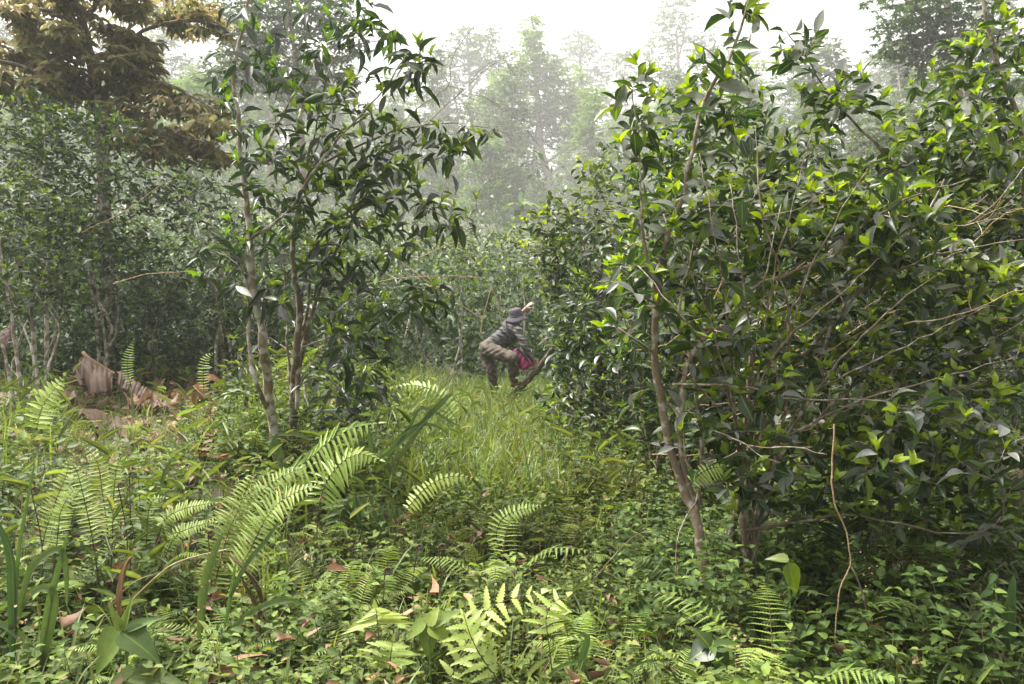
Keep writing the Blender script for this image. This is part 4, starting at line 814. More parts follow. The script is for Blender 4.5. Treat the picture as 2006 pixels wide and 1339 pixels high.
LAB = {'A': ('yellow-green fern in the dense fern bed at lower left', 'ferns of the lower left bed'), 'B': ('fern growing on the left bank near the dry banana leaves', 'ferns on the left bank'),
       'C': ('small fern among the heart-leaved herbs of the foreground', 'ferns among the herbs'), 'D': ('dark green fern in the shade under the right-hand tea trees', 'ferns in the shade at right'),
       'E': ('light green fern standing in the tall grass of the clearing', 'ferns in the tall grass')}
for (x, y, k, s, z) in spots:
    if sight(x, y) < .8 and rf.random() < .8: continue
    src = fp[k]; o = src if k not in usedf else copy_tree(src); usedf.add(k)
    o.location = (x, y, float(hgt(x, y)) - .01); o.scale = (s, s, s); o.rotation_euler = (rf.normal(0, .08), rf.normal(0, .08), rf.random() * 6.28)
    o['label'], o['group'] = LAB[z]

def hero(name, label, cat, fronds, base=None, group=None, mat=None):
    """fronds: dicts with px polyline"""
    allp = [PL(f['px'], f.get('d', 3.8), f.get('d1')) for f in fronds]; b_ = base if base is not None else allp[0][0].copy()
    if base is None: b_[2] = float(hgt(b_[0], b_[1]))
    root = thing(name, tuple(b_), label, cat, group)
    for f, p_ in zip(fronds, allp):
        d = f.get('d', 3.8); tocam = nrm(np.array((0, 0, CAMZ)) - p_.mean(0)); up = nrm(tocam * f.get('face', .7) + np.array((0, 0, .6)))
        g = frond_mesh(p_, f['pl'] * d / FPX, f['pw'] * d / FPX, f['n'], f.get('tpl', T_PIN), f.get('bare', .3), rg, up, f.get('droop', -.1), f.get('young', .2), f.get('fwd', .3), r=f.get('r', .0035), shape=f.get('shape', 0))
        g.build('frond', [mat or M_FERN, f.get('st', M_FERNSTEM)], root, b_)
    return root
hero('fern', 'large bright fern with broad comb-like fronds in front of the left tea trunks', 'fern', [
    dict(px=[(392, 1330), (405, 1220), (440, 1067), (470, 990), (495, 926)], d=3.7, d1=3.8, pl=54, pw=5.5, n=30, bare=.42, young=.25),
    dict(px=[(392, 1330), (440, 1170), (488, 1081), (523, 1012), (560, 975), (625, 947)], d=3.7, d1=3.6, pl=48, pw=5.5, n=30, bare=.45, young=.25),
    dict(px=[(385, 1330), (400, 1210), (440, 1080), (464, 1018), (516, 959), (560, 930), (614, 907)], d=3.75, d1=3.9, pl=34, pw=5, n=30, bare=.5, young=.25)])
hero('fern', 'yellow-green fern arching over the big comb-like fern, its long narrow leaflets hanging', 'fern', [
    dict(px=[(430, 1120), (450, 1010), (520, 950), (600, 902), (640, 868), (690, 838), (742, 828)], d=4.1, d1=3.9, pl=64, pw=5.5, n=20, bare=.5, young=.4, droop=-.7, fwd=.5, st=M_GSTEM),
    dict(px=[(620, 1100), (625, 990), (655, 920), (700, 890), (745, 900)], d=4.2, d1=4.0, pl=50, pw=7, n=18, bare=.4, young=.5, droop=-.5)])
hero('fern', 'two low fern fronds pointing right, left of the big comb-like fern', 'fern', [
    dict(px=[(300, 1080), (322, 1020), (350, 1000), (385, 990), (422, 984)], d=4.0, pl=22, pw=4.5, n=22, bare=.25, young=.35),
    dict(px=[(310, 1120), (342, 1053), (370, 1035), (400, 1026), (422, 1022)], d=3.8, pl=20, pw=4.5, n=20, bare=.3, young=.35)])
hero('fern', 'stand of upright narrow ferns on dark stalks at left', 'fern', [
    dict(px=[(195, 1150), (182, 1060), (170, 1000), (153, 930), (138, 905)], d=3.7, pl=23, pw=5, n=22, bare=.35, young=.5),
    dict(px=[(210, 1170), (212, 1060), (200, 960), (190, 905), (165, 872)], d=3.9, pl=27, pw=5, n=24, bare=.4, young=.3),
    dict(px=[(214, 1170), (220, 1060), (222, 980), (228, 920), (238, 895)], d=3.8, pl=23, pw=5, n=22, bare=.4, young=.15),
    dict(px=[(75, 1170), (85, 1060), (110, 980), (130, 930), (135, 900)], d=3.8, pl=25, pw=5, n=22, bare=.4, young=.1),
    dict(px=[(95, 1190), (112, 1060), (120, 1000), (145, 960), (150, 965)], d=3.6, pl=24, pw=5, n=20, bare=.4, young=.1),
    dict(px=[(282, 1190), (286, 1080), (290, 1010), (300, 980), (325, 975)], d=3.8, pl=23, pw=5, n=20, bare=.45, young=.1)])
hero('fern', 'fern frond arching right above the herbs in the middle foreground, one leaflet turned orange', 'fern', [
    dict(px=[(765, 1120), (780, 1030), (815, 975), (850, 945), (890, 932), (932, 938)], d=4.3, pl=26, pw=6, n=18, bare=.45, young=.6, droop=-.45)])
hero('fern', 'yellowish fern frond curving up to the right in the centre of the herbs', 'fern', [
    dict(px=[(985, 1090), (972, 1050), (985, 1015), (1020, 998), (1066, 990)], d=4.3, pl=24, pw=5, n=20, bare=.12, young=.4)])
hero('fern', 'pale fern with wide toothed leaflets at bottom centre', 'fern', [
    dict(px=[(868, 1365), (905, 1280), (930, 1230), (960, 1190), (1010, 1170), (1060, 1158)], d=3.0, d1=2.9, pl=60, pw=17, n=10, bare=.15, young=.85, tpl=T_TOOTH, fwd=.5, r=.003),
    dict(px=[(1085, 1345), (1075, 1260), (1070, 1210), (1085, 1180), (1110, 1165)], d=2.95, pl=52, pw=16, n=6, bare=.5, young=.7, tpl=T_TOOTH, fwd=.4, r=.003),
    dict(px=[(985, 1345), (945, 1290), (920, 1240), (905, 1190)], d=2.9, pl=64, pw=18, n=8, bare=.2, young=.7, tpl=T_TOOTH, fwd=.6)])
hero('fern', 'small pale fern spreading like a hand, left of the wide-toothed fern', 'fern', [
    dict(px=[(745, 1330), (742, 1250), (738, 1205), (736, 1192)], d=3.1, pl=80, pw=12, n=5, bare=.7, young=.75, fwd=.2, shape=1, droop=-.3),
    dict(px=[(762, 1345), (765, 1290), (770, 1255)], d=3.0, pl=60, pw=14, n=6, bare=.4, young=.5, tpl=T_TOOTH)])
hero('fern', 'grey-green fern frond standing beneath the forked tea tree', 'fern', [
    dict(px=[(1305, 1210), (1285, 1160), (1265, 1120), (1245, 1090)], d=3.9, pl=40, pw=9, n=18, bare=.1, young=.2)], mat=M_FERND)
hero('fern', 'tuft of fine light green fern leaflets hung in the fork of the right tea tree', 'fern', [
    dict(px=[(1350, 950), (1375, 925), (1410, 915), (1440, 935)], d=3.75, pl=30, pw=5, n=16, bare=.1, young=.55, droop=-.4)], base=P(1350, 950, 3.75))
hero('fern', 'dark ribbon-leaved fern beside the herbs, below the forked left tea tree', 'fern', [
    dict(px=[(665, 1060), (670, 1000), (690, 975), (740, 970)], d=4.5, pl=56, pw=9, n=9, bare=.3, young=0, droop=-.8),
    dict(px=[(700, 1080), (720, 1010), (770, 990), (790, 1000)], d=4.6, pl=50, pw=8, n=9, bare=.3, young=0, droop=-.8)], mat=M_FERND)
hero('fern', 'fern with an upright striped frond at the left edge below the tea trees', 'fern', [
    dict(px=[(70, 850), (82, 800), (105, 765), (125, 735)], d=6.0, pl=30, pw=9, n=14, bare=.1, young=.7),
    dict(px=[(258, 760), (250, 725), (252, 695), (262, 665)], d=8.2, pl=13, pw=3, n=18, bare=.1, young=.6),
    dict(px=[(400, 770), (398, 730), (404, 700), (420, 690)], d=8.2, pl=13, pw=3, n=16, bare=.1, young=.5)], base=gbase(70, 6.0))
hero('fern', 'pale fern fronds lying in the grass left of the person', 'fern', [
    dict(px=[(900, 830), (860, 775), (820, 755), (770, 758)], d=8.2, d1=8.0, pl=26, pw=6, n=20, bare=.1, young=.5, droop=-.3)])

# fiddleheads: dark stalks with coiled tips
def fiddle(px, py0, py1, d, label):
    b_ = P(px, py0, d); b_[2] = float(hgt(b_[0], b_[1])); t = P(px + rg.normal(0, 14), py1 + 30 * rg.random(), d); root_p = [b_, b_ + (t - b_) * .5 + rg.normal(0, .02, 3), t]; fs_ = .6 + .6 * rg.random()
    a = np.linspace(0, 11, 34); r = fs_ * .017 * (1 - a / 12.5); coil = t + np.stack([fs_ * .017 - r * np.cos(a), .004 * np.sin(a), r * np.sin(a)], 1)
    g = G(); tube(g, np.concatenate([smoothline(root_p, .05), coil[1:]]), np.concatenate([np.full(len(smoothline(root_p, .05)), .0026), np.linspace(.0055, .0035, 33)]), 5)
    tag(g.build('fiddlehead', M_FERNSTEM, None, (0, 0, 0)), label, 'fiddlehead', 'fiddleheads'); 
for (px, a_, b__, d) in [(66, 1110, 935, 3.6), (232, 1180, 940, 3.7), (250, 1170, 905, 3.9), (412, 1160, 1040, 3.6), (828, 1180, 1058, 3.7), (740, 1240, 1115, 3.3), (968, 1180, 1105, 3.5), (862, 1130, 1068, 3.9)]:
    fiddle(px, a_, b__, d, 'brown fern stalk ending in a woolly curled fiddlehead above the foreground plants')

def fibre_mat(name, c1, c2, c3, ang=0.0):
    m, nt, N, L, out = new_mat(name)
    tc = N.new('ShaderNodeAttribute'); tc.attribute_name = 'lv'; mp = N.new('ShaderNodeMapping'); mp.inputs['Scale'].default_value = (60, 3, 1); L.new(tc.outputs['Vector'], mp.inputs[0])
    nz = N.new('ShaderNodeTexNoise'); nz.inputs['Scale'].default_value = 1.0; nz.inputs['Detail'].default_value = 4; L.new(mp.outputs[0], nz.inputs['Vector'])
    to = N.new('ShaderNodeTexCoord'); n2 = N.new('ShaderNodeTexNoise'); n2.inputs['Scale'].default_value = 7; n2.inputs['Detail'].default_value = 4; L.new(to.outputs['Object'], n2.inputs['Vector'])
    cr = N.new('ShaderNodeValToRGB'); e = cr.color_ramp.elements; e[0].position = .3; e[1].position = .7; e[0].color = rgb(c1); e[1].color = rgb(c2); L.new(nz.outputs[0], cr.inputs[0])
    c2n = N.new('ShaderNodeValToRGB'); c2n.color_ramp.elements[0].position = .45; c2n.color_ramp.elements[1].position = .62; L.new(n2.outputs[0], c2n.inputs[0])
    mx = N.new('ShaderNodeMix'); mx.data_type = 'RGBA'; L.new(c2n.outputs[0], mx.inputs['Factor']); L.new(cr.outputs[0], mx.inputs[6]); mx.inputs[7].default_value = rgb(c3)
    pr = N.new('ShaderNodeBsdfPrincipled'); pr.inputs['Roughness'].default_value = .6; L.new(mx.outputs[2], pr.inputs['Base Color'])
    bp = N.new('ShaderNodeBump'); bp.inputs['Strength'].default_value = .7; bp.inputs['Distance'].default_value = .01; L.new(nz.outputs[0], bp.inputs['Height']); L.new(bp.outputs[0], pr.inputs['Normal'])
    L.new(pr.outputs[0], out.inputs[0]); return m
M_BAN = fibre_mat('dry_banana_leaf', (0.075, 0.042, 0.024), (0.165, 0.10, 0.058), (0.10, 0.058, 0.033))
M_BAN2 = fibre_mat('dry_banana_leaf_orange', (0.2, 0.105, 0.05), (0.36, 0.21, 0.11), (0.22, 0.13, 0.075))
# ------------------------------------------------------------ big grass leaves, dry blades, seedling
def ribbon(g, pts, w, facing=None, mat=0, rnd=.5, young=0., fold=.25, prof=None, twist=0.0, fib=False):
    p_ = smoothline(pts, .03); n = len(p_); t = np.linspace(0, 1, n); tn = nrm(np.gradient(p_, axis=0))
    f = np.array(facing if facing is not None else (0, -1, .35), float); f = np.tile(f, (n, 1)); s = nrm(np.cross(tn, f)); nn = np.cross(s, tn)
    if twist:
        a = (twist * t)[:, None]; s, nn = s * np.cos(a) + nn * np.sin(a), nn * np.cos(a) - s * np.sin(a)
    w_ = w * (np.sin(np.pi * np.clip(t * .86 + .1, 0, 1)) ** .6 if prof is None else np.interp(t, prof[0], prof[1])); w_[-1] = w * .02
    V = np.stack([p_ - s * w_[:, None] / 2 + nn * fold * w_[:, None], p_, p_ + s * w_[:, None] / 2 + nn * fold * w_[:, None]], 1)
    q = [];
    for i in range(n - 1): q += [(3 * i, 3 * i + 1, 3 * i + 4, 3 * i + 3), (3 * i + 1, 3 * i + 2, 3 * i + 5, 3 * i + 4)]
    A = np.zeros((n, 3, 3)); A[..., 0] = rnd; A[..., 1] = young; A[:, 0, 2] = 1; A[:, 2, 2] = 1
    if fib: A[:, 0, 0] = rnd; A[:, 1, 0] = rnd + .07; A[:, 2, 0] = rnd + .14; A[..., 1] = t[:, None] * 1.5
    g.add(V, q, None, A, mat)
def grass_plant(label, leaves, d, mat=None, name='grass_plant', cat='grass plant', base=None, part='leaf'):
    ps = [PL(l[0], l[3] if len(l) > 3 else d) for l in leaves]; b_ = ps[0][0].copy() if base is None else np.array(base)
    root = thing(name, tuple(b_), label, cat)
    for l, p_ in zip(leaves, ps):
        g = G(); ribbon(g, p_, l[1] * .72 * d / FPX, rnd=rg.random() * .9, young=l[2]); g.build(part, mat or M_BIGGRASS, root, b_)
grass_plant('broad-bladed grass at the left edge, bluish blades arching from a thick stalk', [
    ([(78, 1339), (60, 1270), (30, 1235), (-15, 1212)], 26, .0), ([(78, 1339), (95, 1200), (112, 1130), (135, 1040)], 22, .35), ([(75, 1339), (110, 1180), (85, 1150), (50, 1175), (42, 1200)], 24, .3), ([(26, 1300), (26, 1160), (20, 1080), (-10, 1010)], 26, 0.0), ([(28, 1300), (36, 1100), (55, 980), (70, 900)], 12, .2),
    ([(26, 1260), (60, 1120), (115, 1075), (130, 1110), (132, 1190)], 20, .2)], 3.15)
grass_plant('broad-bladed grass with two long upright pointed leaves beside the big fern', [
    ([(392, 1250), (400, 1160), (418, 1090), (438, 1042)], 26, .1), ([(452, 1170), (480, 1110), (520, 1060), (548, 1020)], 14, .0), ([(440, 1230), (452, 1170), (462, 1100)], 12, .35), ([(420, 1300), (450, 1240), (500, 1195), (560, 1175), (606, 1188)], 18, .25), ([(410, 1320), (470, 1270), (540, 1222), (600, 1255), (612, 1290)], 14, .2)], 3.3)
grass_plant('long narrow green leaves bowing to the right beside the tea stems, centre left', [
    ([(740, 905), (790, 860), (840, 815), (888, 768)], 16, .45), ([(755, 920), (800, 870), (850, 800), (880, 772)], 13, .3), ([(760, 900), (800, 840), (830, 800), (905, 838)], 9, .3), ([(735, 910), (722, 850), (700, 810), (690, 790)], 14, .15), ([(765, 870), (810, 835), (850, 833), (880, 850)], 10, .3)], 5.6)
grass_plant('two wide lance leaves on the left tea trunk at knee height', [
    ([(545, 850), (548, 880), (560, 915), (582, 935)], 20, .2), ([(545, 850), (535, 870), (530, 895)], 16, .1), ([(545, 850), (580, 850), (610, 862)], 12, .15)], 5.3)
grass_plant('dark strap-leaved plant at the lower right corner', [
    ([(1985, 1330), (1975, 1240), (1978, 1170), (1985, 1125)], 34, .0), ([(1975, 1300), (1968, 1210), (1945, 1180), (1938, 1210)], 24, .1), ([(1990, 1330), (2010, 1230), (2030, 1180)], 26, 0.)], 3.3)
grass_plant('pale arching grass blades in front of the fallen branch', [
    ([(968, 860), (950, 760), (925, 735), (905, 728)], 7, .7), ([(985, 850), (985, 790), (950, 740), (930, 735)], 5, .7), ([(940, 850), (930, 800), (915, 770), (880, 760)], 6, .6), ([(1060, 900), (1058, 850), (1066, 815), (1070, 795)], 7, .5), ([(1000, 890), (1020, 820), (1050, 800), (1085, 810)], 5, .5)], 9.0)
grass_plant('curved grass blades at the bottom edge right of centre', [
    ([(1060, 1345), (1090, 1310), (1130, 1296), (1165, 1300)], 12, .3), ([(1130, 1345), (1140, 1290), (1150, 1245), (1128, 1245)], 22, .1), ([(1200, 1345), (1230, 1310), (1280, 1290)], 10, .2)], 2.9)
def dry_blade(label, pts, w, d, young=.6, d1=None, fold=.5):
    g = G(); p_ = PL(pts, d, d1); ribbon(g, p_, w * .72 * d / FPX, rnd=.35 + .6 * rg.random(), young=young * .35, fold=fold, twist=rg.normal(0, 1.4), fib=True)
    o = g.build('dry_leaf', M_BAN2 if young > .4 else M_BAN, None, p_[0]); o.location = tuple(p_[0]); tag(o, label, 'dry leaf')
dry_blade('upright orange-brown dry spear leaf left of the seedling', [(236, 1200), (240, 1160), (250, 1110), (262, 1086)], 24, 3.2, .8)
dry_blade('orange dry leaf lying at the bottom edge left of centre', [(395, 1342), (430, 1315), (480, 1302), (528, 1310)], 34, 2.95, .9)
dry_blade('second dry leaf tip crossing above the orange leaf at the bottom edge', [(400, 1335), (450, 1300), (500, 1288), (530, 1285)], 22, 3.0, .5)
dry_blade('grey-brown dry blade bent over in front of the big fern', [(515, 1180), (505, 1140), (470, 1100), (438, 1078)], 18, 3.4, .2)
dry_blade('thin tan blade crossing below the big fern', [(520, 1215), (500, 1175), (480, 1140), (472, 1118)], 12, 3.4, .2)
dry_blade('pale dry sheath standing beside the crossing stems', [(505, 1290), (512, 1240), (510, 1200), (516, 1190)], 20, 3.3, .3)
dry_blade('tan folded leaf lying in the lower right shade', [(1285, 1345), (1310, 1310), (1345, 1290)], 26, 3.1, .3)
dry_blade('long tan dry leaf curling at bottom left', [(380, 1225), (400, 1180), (450, 1160), (500, 1130)], 12, 3.5, .5)
def dry_stem(label, pts, r, d, mat=None, branches=(), name='bare_twig', d1=None, cat='twig'):
    p_ = PL(pts, d, d1); g = G(); s_ = smoothline(p_, .05, .002, rg); tube(g, s_, np.linspace(r, r * .5, len(s_)), 6)
    for b2 in branches:
        q = smoothline(PL(b2, d, d1), .05, .002, rg); tube(g, q, np.linspace(r * .6, r * .25, len(q)), 5)
    o = g.build(name, mat or M_STRAW, None, p_[0]); o.location = tuple(p_[0]); tag(o, label, cat)
dry_stem('thin brown stem hanging in the lower right and snapped into a narrow arch', [(1634, 830), (1630, 960), (1650, 1020), (1663, 1060), (1665, 1108), (1650, 1140), (1641, 1186), (1636, 1260), (1634, 1345)], .004, 3.3, M_STRAW)
dry_stem('dark twin stem leaning from the top of the snapped brown arch', [(1667, 1110), (1690, 1160), (1704, 1230), (1720, 1290), (1740, 1345)], .0045, 3.35, M_TWIG, [[(1668, 1108), (1700, 1186), (1716, 1266), (1728, 1345)]])
dry_stem('zigzag bare stem rising into the white sky above the left limb', [(740, 290), (815, 215), (877, 169), (882, 130), (896, 95), (930, 50), (960, 20), (972, -5)], .004, 6.2, M_TWIG, [[(877, 169), (930, 180), (985, 215), (1020, 245)], [(896, 185), (950, 130), (1010, 100)], [(900, 182), (940, 200)]])
dry_stem('long curved bare stem reaching from the left limb towards the pale trunk', [(800, 290), (850, 230), (905, 178), (960, 130), (1010, 101)], .004, 6.4, M_TWIG, [[(905, 178), (960, 196), (1010, 230), (1060, 290)]])
for k, (pp, lb) in enumerate([([(820, 505), (905, 470), (935, 505), (962, 560)], 'arched straw-coloured stem above and left of the hat'), ([(963, 560), (955, 590), (945, 625), (940, 660)], 'straw stem hanging left of the person'), ([(962, 560), (975, 590), (985, 620)], 'short straw stem hanging behind the hat'),
                              ([(800, 590), (850, 560), (900, 595), (945, 625)], 'straw stem slanting down to the person from the left'), ([(700, 560), (780, 545), (880, 540), (960, 545)], 'nearly level straw stem crossing the clearing left of the hat'), ([(770, 500), (850, 560), (905, 600)], 'thin straw stem crossing behind the level one')]):
    dry_stem(lb, pp, .007, 10.4 + .2 * k, M_STRAW)
dry_stem('long dry stem slanting through the left tea trees', [(160, 455), (250, 410), (310, 365), (350, 350)], .006, 8.5, M_STRAW)
dry_stem('bowed straw stem in front of the left tea trees', [(222, 556), (285, 537), (340, 533), (380, 530)], .004, 5.4, M_STRAW)
dry_stem('straw stems crossing at the foot of the big fern', [(262, 1172), (330, 1110), (400, 1085), (450, 1075)], .004, 3.4, M_STRAW, [[(215, 1180), (262, 1140), (300, 1125)]])
dry_stem('pair of straw stems rising at the right of the big fern', [(512, 1270), (515, 1180), (505, 1110), (478, 1050)], .003, 3.4, M_STRAW, [[(512, 1260), (525, 1160), (520, 1090), (515, 1060)], [(520, 1250), (560, 1190), (600, 1140)]])
dry_stem('dead brown stem leaning over the herbs near the right tea tree', [(1160, 1140), (1210, 1080), (1250, 1045), (1290, 1040)], .003, 4.0, M_TWIG)
# tangles of bare twigs inside the right thicket
for k in range(70):
    r_ = np.random.default_rng(900 + k); x = 1180 + 760 * r_.random(); y = 380 + 740 * r_.random(); L = 120 + 220 * r_.random(); a = r_.normal(-.25, .45)
    pts = [(x, y), (x + L * .35 * math.cos(a), y + L * .35 * math.sin(a) + 10), (x + L * .7 * math.cos(a), y + L * .7 * math.sin(a) - 8), (x + L * math.cos(a), y + L * math.sin(a) + r_.normal(0, 14))]
    d = 3.7 + 1.9 * r_.random(); p_ = PL(pts, d, d + r_.normal(0, .3)); g = G(); s_ = smoothline(p_, .05, .003, r_); tube(g, s_, np.linspace(.004, .0015, len(s_)), 5)
    for _ in range(3):
        i = int(r_.integers(2, len(s_) - 1)); e_ = s_[i] + r_.normal(0, .1, 3) + (0.08, 0, .06); q = smoothline([s_[i], (s_[i] + e_) / 2 + r_.normal(0, .012, 3), e_], .04); tube(g, q, np.linspace(.002, .001, len(q)), 4)
    o = g.build('bare_twig', M_STRAW if k % 2 else M_TWIG, None, p_[0]); o.location = tuple(p_[0]); tag(o, 'thin bare twig tangled in the right-hand tea thicket', 'twig', 'bare twigs in the right-hand thicket')

def broadleaf(label, px, py, d, leaves, h, mat, name='seedling'):
    b_ = P(px, py, d); b_[2] = float(hgt(b_[0], b_[1])); top = P(px, py, d); root = thing(name, tuple(b_), label, 'plant'); g = G()
    q = smoothline([b_, b_ + (top - b_) * .5 + (.01, 0, 0), top], .04); tube(g, q, np.linspace(.006, .004, len(q)), 6); g.build('stem', M_GSTEM, root, b_)
    for lf in leaves:
        dx, dy, w, yg, dz = lf[:5]; fr_ = lf[5] if len(lf) > 5 else 1.0                         # leaf tip offset in pixels from the top, width
        g = G(); k = d / FPX; dd = np.array((dx * k, dz, -dy * k)); L = np.linalg.norm(dd)
        tocam = nrm(np.array((0, 0, CAMZ)) - top); add_leaves(g, T_HEART, (b_ + (top - b_) * fr_)[None] + rg.normal(0, .006, (1, 3)), dd[None], (tocam * .6 + np.array((0, 0, .7)))[None], np.array([L]), np.array([w * k]), np.array([rg.random() * .8]), np.array([yg]), curl=np.array([1.0]))
        g.build('leaf', mat, root, b_)
    return root
broadleaf('seedling with very large soft green leaves at the bottom left', 243, 1236, 2.9, [(-68, 90, 66, .25, -.02), (92, 40, 62, .1, -.05), (-20, -60, 18, .5, .0), (14, -70, 16, .5, 0.02), (70, -30, 26, .1, .05)], .3, M_HERB)
broadleaf('plant with one broad flat shiny leaf low at bottom left', 258, 1320, 2.85, [(130, -5, 50, .0, -.05), (-60, 20, 36, .1, 0)], .2, M_HERB)
broadleaf('herb with four pointed yellow-green leaves at bottom centre-left', 838, 1225, 3.0, [(50, 28, 40, .8, -.02), (-48, 34, 34, .5, 0), (20, -36, 30, .8, .03), (64, -32, 34, .4, .04), (0, 66, 40, .3, -.04)], .3, M_HERB)
broadleaf('herb with large rounded dark leaves low at the foot of the right tea tree', 1395, 1265, 3.0, [(-50, 20, 60, .0, -.02), (56, -16, 34, .1, 0), (30, 55, 44, .0, -.04), (-30, -40, 30, .1, .02), (-10, 60, 40, .0, -.03)], .3, M_TEA)
broadleaf('plant with two pale green oval leaves in the lower right shade', 1545, 1100, 3.3, [(22, 70, 36, .45, -.02), (-44, -4, 24, .25, .02)], .3, M_TEA)
for (px, py, k) in [(1620, 1230, 0), (1700, 1120, 1), (1790, 1060, 2), (1860, 1160, 3), (1930, 1230, 4), (1850, 1290, 5), (1780, 1250, 6), (1950, 1080, 7), (1560, 1180, 8)]:
    rr = np.random.default_rng(1200 + k); lv = [(sz * math.cos(a_), .35 * sz * math.sin(a_) + rr.normal(6, 8), sz * .55, .1 + .25 * rr.random() * f_, .06 * math.sin(a_), f_) for f_ in (.45, .6, .72, .84, .93, 1.) for sz in [44 - 26 * f_ + rr.normal(0, 3) + 6] for a_ in (lambda b0: [b0, b0 + 3.1])(f_ * 22 + rr.random())]; py += 45
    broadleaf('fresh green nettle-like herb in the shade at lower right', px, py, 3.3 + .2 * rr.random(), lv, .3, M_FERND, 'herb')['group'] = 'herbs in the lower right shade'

# ------------------------------------------------------------ fallen dry banana leaves
def sheet(top, bot, rng, fold=.02, nf=4, belly=.05, n=34, m=16):
    T = np.array([np.interp(np.linspace(0, len(top) - 1, n), np.arange(len(top)), np.array(top)[:, i]) for i in range(3)]).T
    Bt = np.array([np.interp(np.linspace(0, len(bot) - 1, n), np.arange(len(bot)), np.array(bot)[:, i]) for i in range(3)]).T
    v = np.linspace(0, 1, m); V = T[:, None] * (1 - v[None, :, None]) + Bt[:, None] * v[None, :, None]
    nn = nrm(np.cross(T[-1] - T[0], Bt.mean(0) - T.mean(0))); nn = nn * (-1 if nn[1] > 0 else 1)
    u = np.linspace(0, 1, n); ph = rng.random() * 6
    disp = fold * (np.abs(np.sin(u[:, None] * math.pi * nf + v[None] * 1.5 + ph)) ** .6 - .5) * (.4 + v[None]) + belly * np.sin(v[None] * math.pi) + .012 * rng.normal(size=(n, 1)) + .006 * rng.normal(size=(1, m))
    V = V + nn * disp[..., None]; V[:, -1, 2] += .012 * rng.normal(size=n); g = G()
    i, j = np.meshgrid(np.arange(n - 1), np.arange(m - 1), indexing='ij'); a = i * m + j
    A = np.stack([np.tile(u[:, None], (1, m)), np.tile(v[None], (n, 1)), np.full((n, m), rng.random())], -1)
    g.add(V, np.stack([a, a + 1, a + m + 1, a + m], -1).reshape(-1, 4), None, A); return g
def solid(o, t=.004):
    md = o.modifiers.new('thick', 'SOLIDIFY'); md.thickness = t; md.offset = 0; return o
rb = np.random.default_rng(60)
def banana_leaf(label, panels, rib=None, name='dry_banana_leaf'):
    b_ = P(*panels[0][0][0]); root = thing(name, tuple(b_), label, 'dead leaf')
    for (tp, bt, mt, fo, be) in panels:
        solid(sheet([P(*q) for q in tp], [P(*q) for q in bt], rb, fo, 1.3 + 1.6 * rb.random(), be).build('blade', mt, root, b_))
    if rib is not None:
        g = G(); s_ = smoothline([P(*q) for q in rib], .06); tube(g, s_, np.linspace(.022, .008, len(s_)), 8); g.build('midrib', M_BAN2, root, b_)
D = 8.7
banana_leaf('largest dry brown banana leaf, folded into a ridge on the left bank', [
    ([(162, 700, D + .1), (176, 704, D), (205, 721, D), (224, 734, D - .05)], [(156, 738, D - .1), (178, 776, D - .35), (209, 772, D - .4), (222, 766, D - .3)], M_BAN, .05, .07),
    ([(222, 731, D - .02), (250, 747, D), (286, 768, D - .1)], [(230, 754, D - .3), (246, 773, D - .4), (276, 784, D - .4)], M_BAN, .03, .08),
    ([(240, 772, D - .3), (270, 780, D - .35), (296, 787, D - .3)], [(252, 796, D - .5), (285, 802, D - .5), (314, 808, D - .45)], M_BAN2, .06, .03),
    ([(284, 765, D - .1), (313, 779, D - .2), (356, 791, D - .25), (403, 800, D - .3), (421, 812, D - .35)], [(284, 787, D - .4), (314, 803, D - .5), (352, 813, D - .5), (391, 819, D - .5), (420, 820, D - .45)], M_BAN, .06, .05),
    ([(165, 704, D + .3), (158, 715, D + .2), (150, 735, D + .1)], [(176, 725, D - .1), (170, 745, D - .2), (170, 765, D - .3)], M_BAN, .08, .02)],
    [(163, 690, D + .1), (176, 703, D + .03), (224, 732, D + .02), (286, 766, D - .07), (356, 791, D - .2), (420, 813, D - .33)])
banana_leaf('curled orange-brown banana leaf end lying just below the tip of the largest one', [
    ([(356, 805, 8.2), (380, 821, 8.1), (422, 824, 8.1)], [(362, 833, 7.9), (384, 840, 7.9), (420, 838, 7.95)], M_BAN2, .05, .05)])
banana_leaf('crumpled reddish-brown banana leaf flat on the ground in front of the largest one', [
    ([(150, 800, 8.0), (200, 808, 8.0), (245, 822, 7.9), (300, 822, 7.8)], [(155, 822, 7.5), (210, 848, 7.4), (250, 850, 7.3), (275, 858, 7.3)], M_BAN, .07, .03),
    ([(240, 830, 7.7), (270, 826, 7.7), (302, 822, 7.8)], [(255, 852, 7.3), (280, 856, 7.3), (296, 838, 7.5)], M_BAN2, .05, .04)])
banana_leaf('small pointed brown banana leaf scrap nearest the fern bed', [
    ([(272, 858, 7.2), (305, 850, 7.2), (334, 846, 7.25)], [(288, 874, 6.9), (313, 876, 6.9), (326, 862, 7.0)], M_BAN, .05, .05)])
banana_leaf('brown banana leaf standing against the dark at the left edge', [
    ([(-8, 668, 9.2), (14, 642, 9.2), (32, 632, 9.2)], [(-8, 700, 9.0), (20, 672, 9.0), (33, 652, 9.1)], M_BAN, .05, .04)])
banana_leaf('low brown banana leaf strip left of the ridge-shaped one', [
    ([(-8, 770, 8.4), (60, 768, 8.4), (150, 768, 8.5)], [(-8, 792, 8.1), (60, 782, 8.1), (150, 776, 8.2)], M_BAN, .05, .03)])
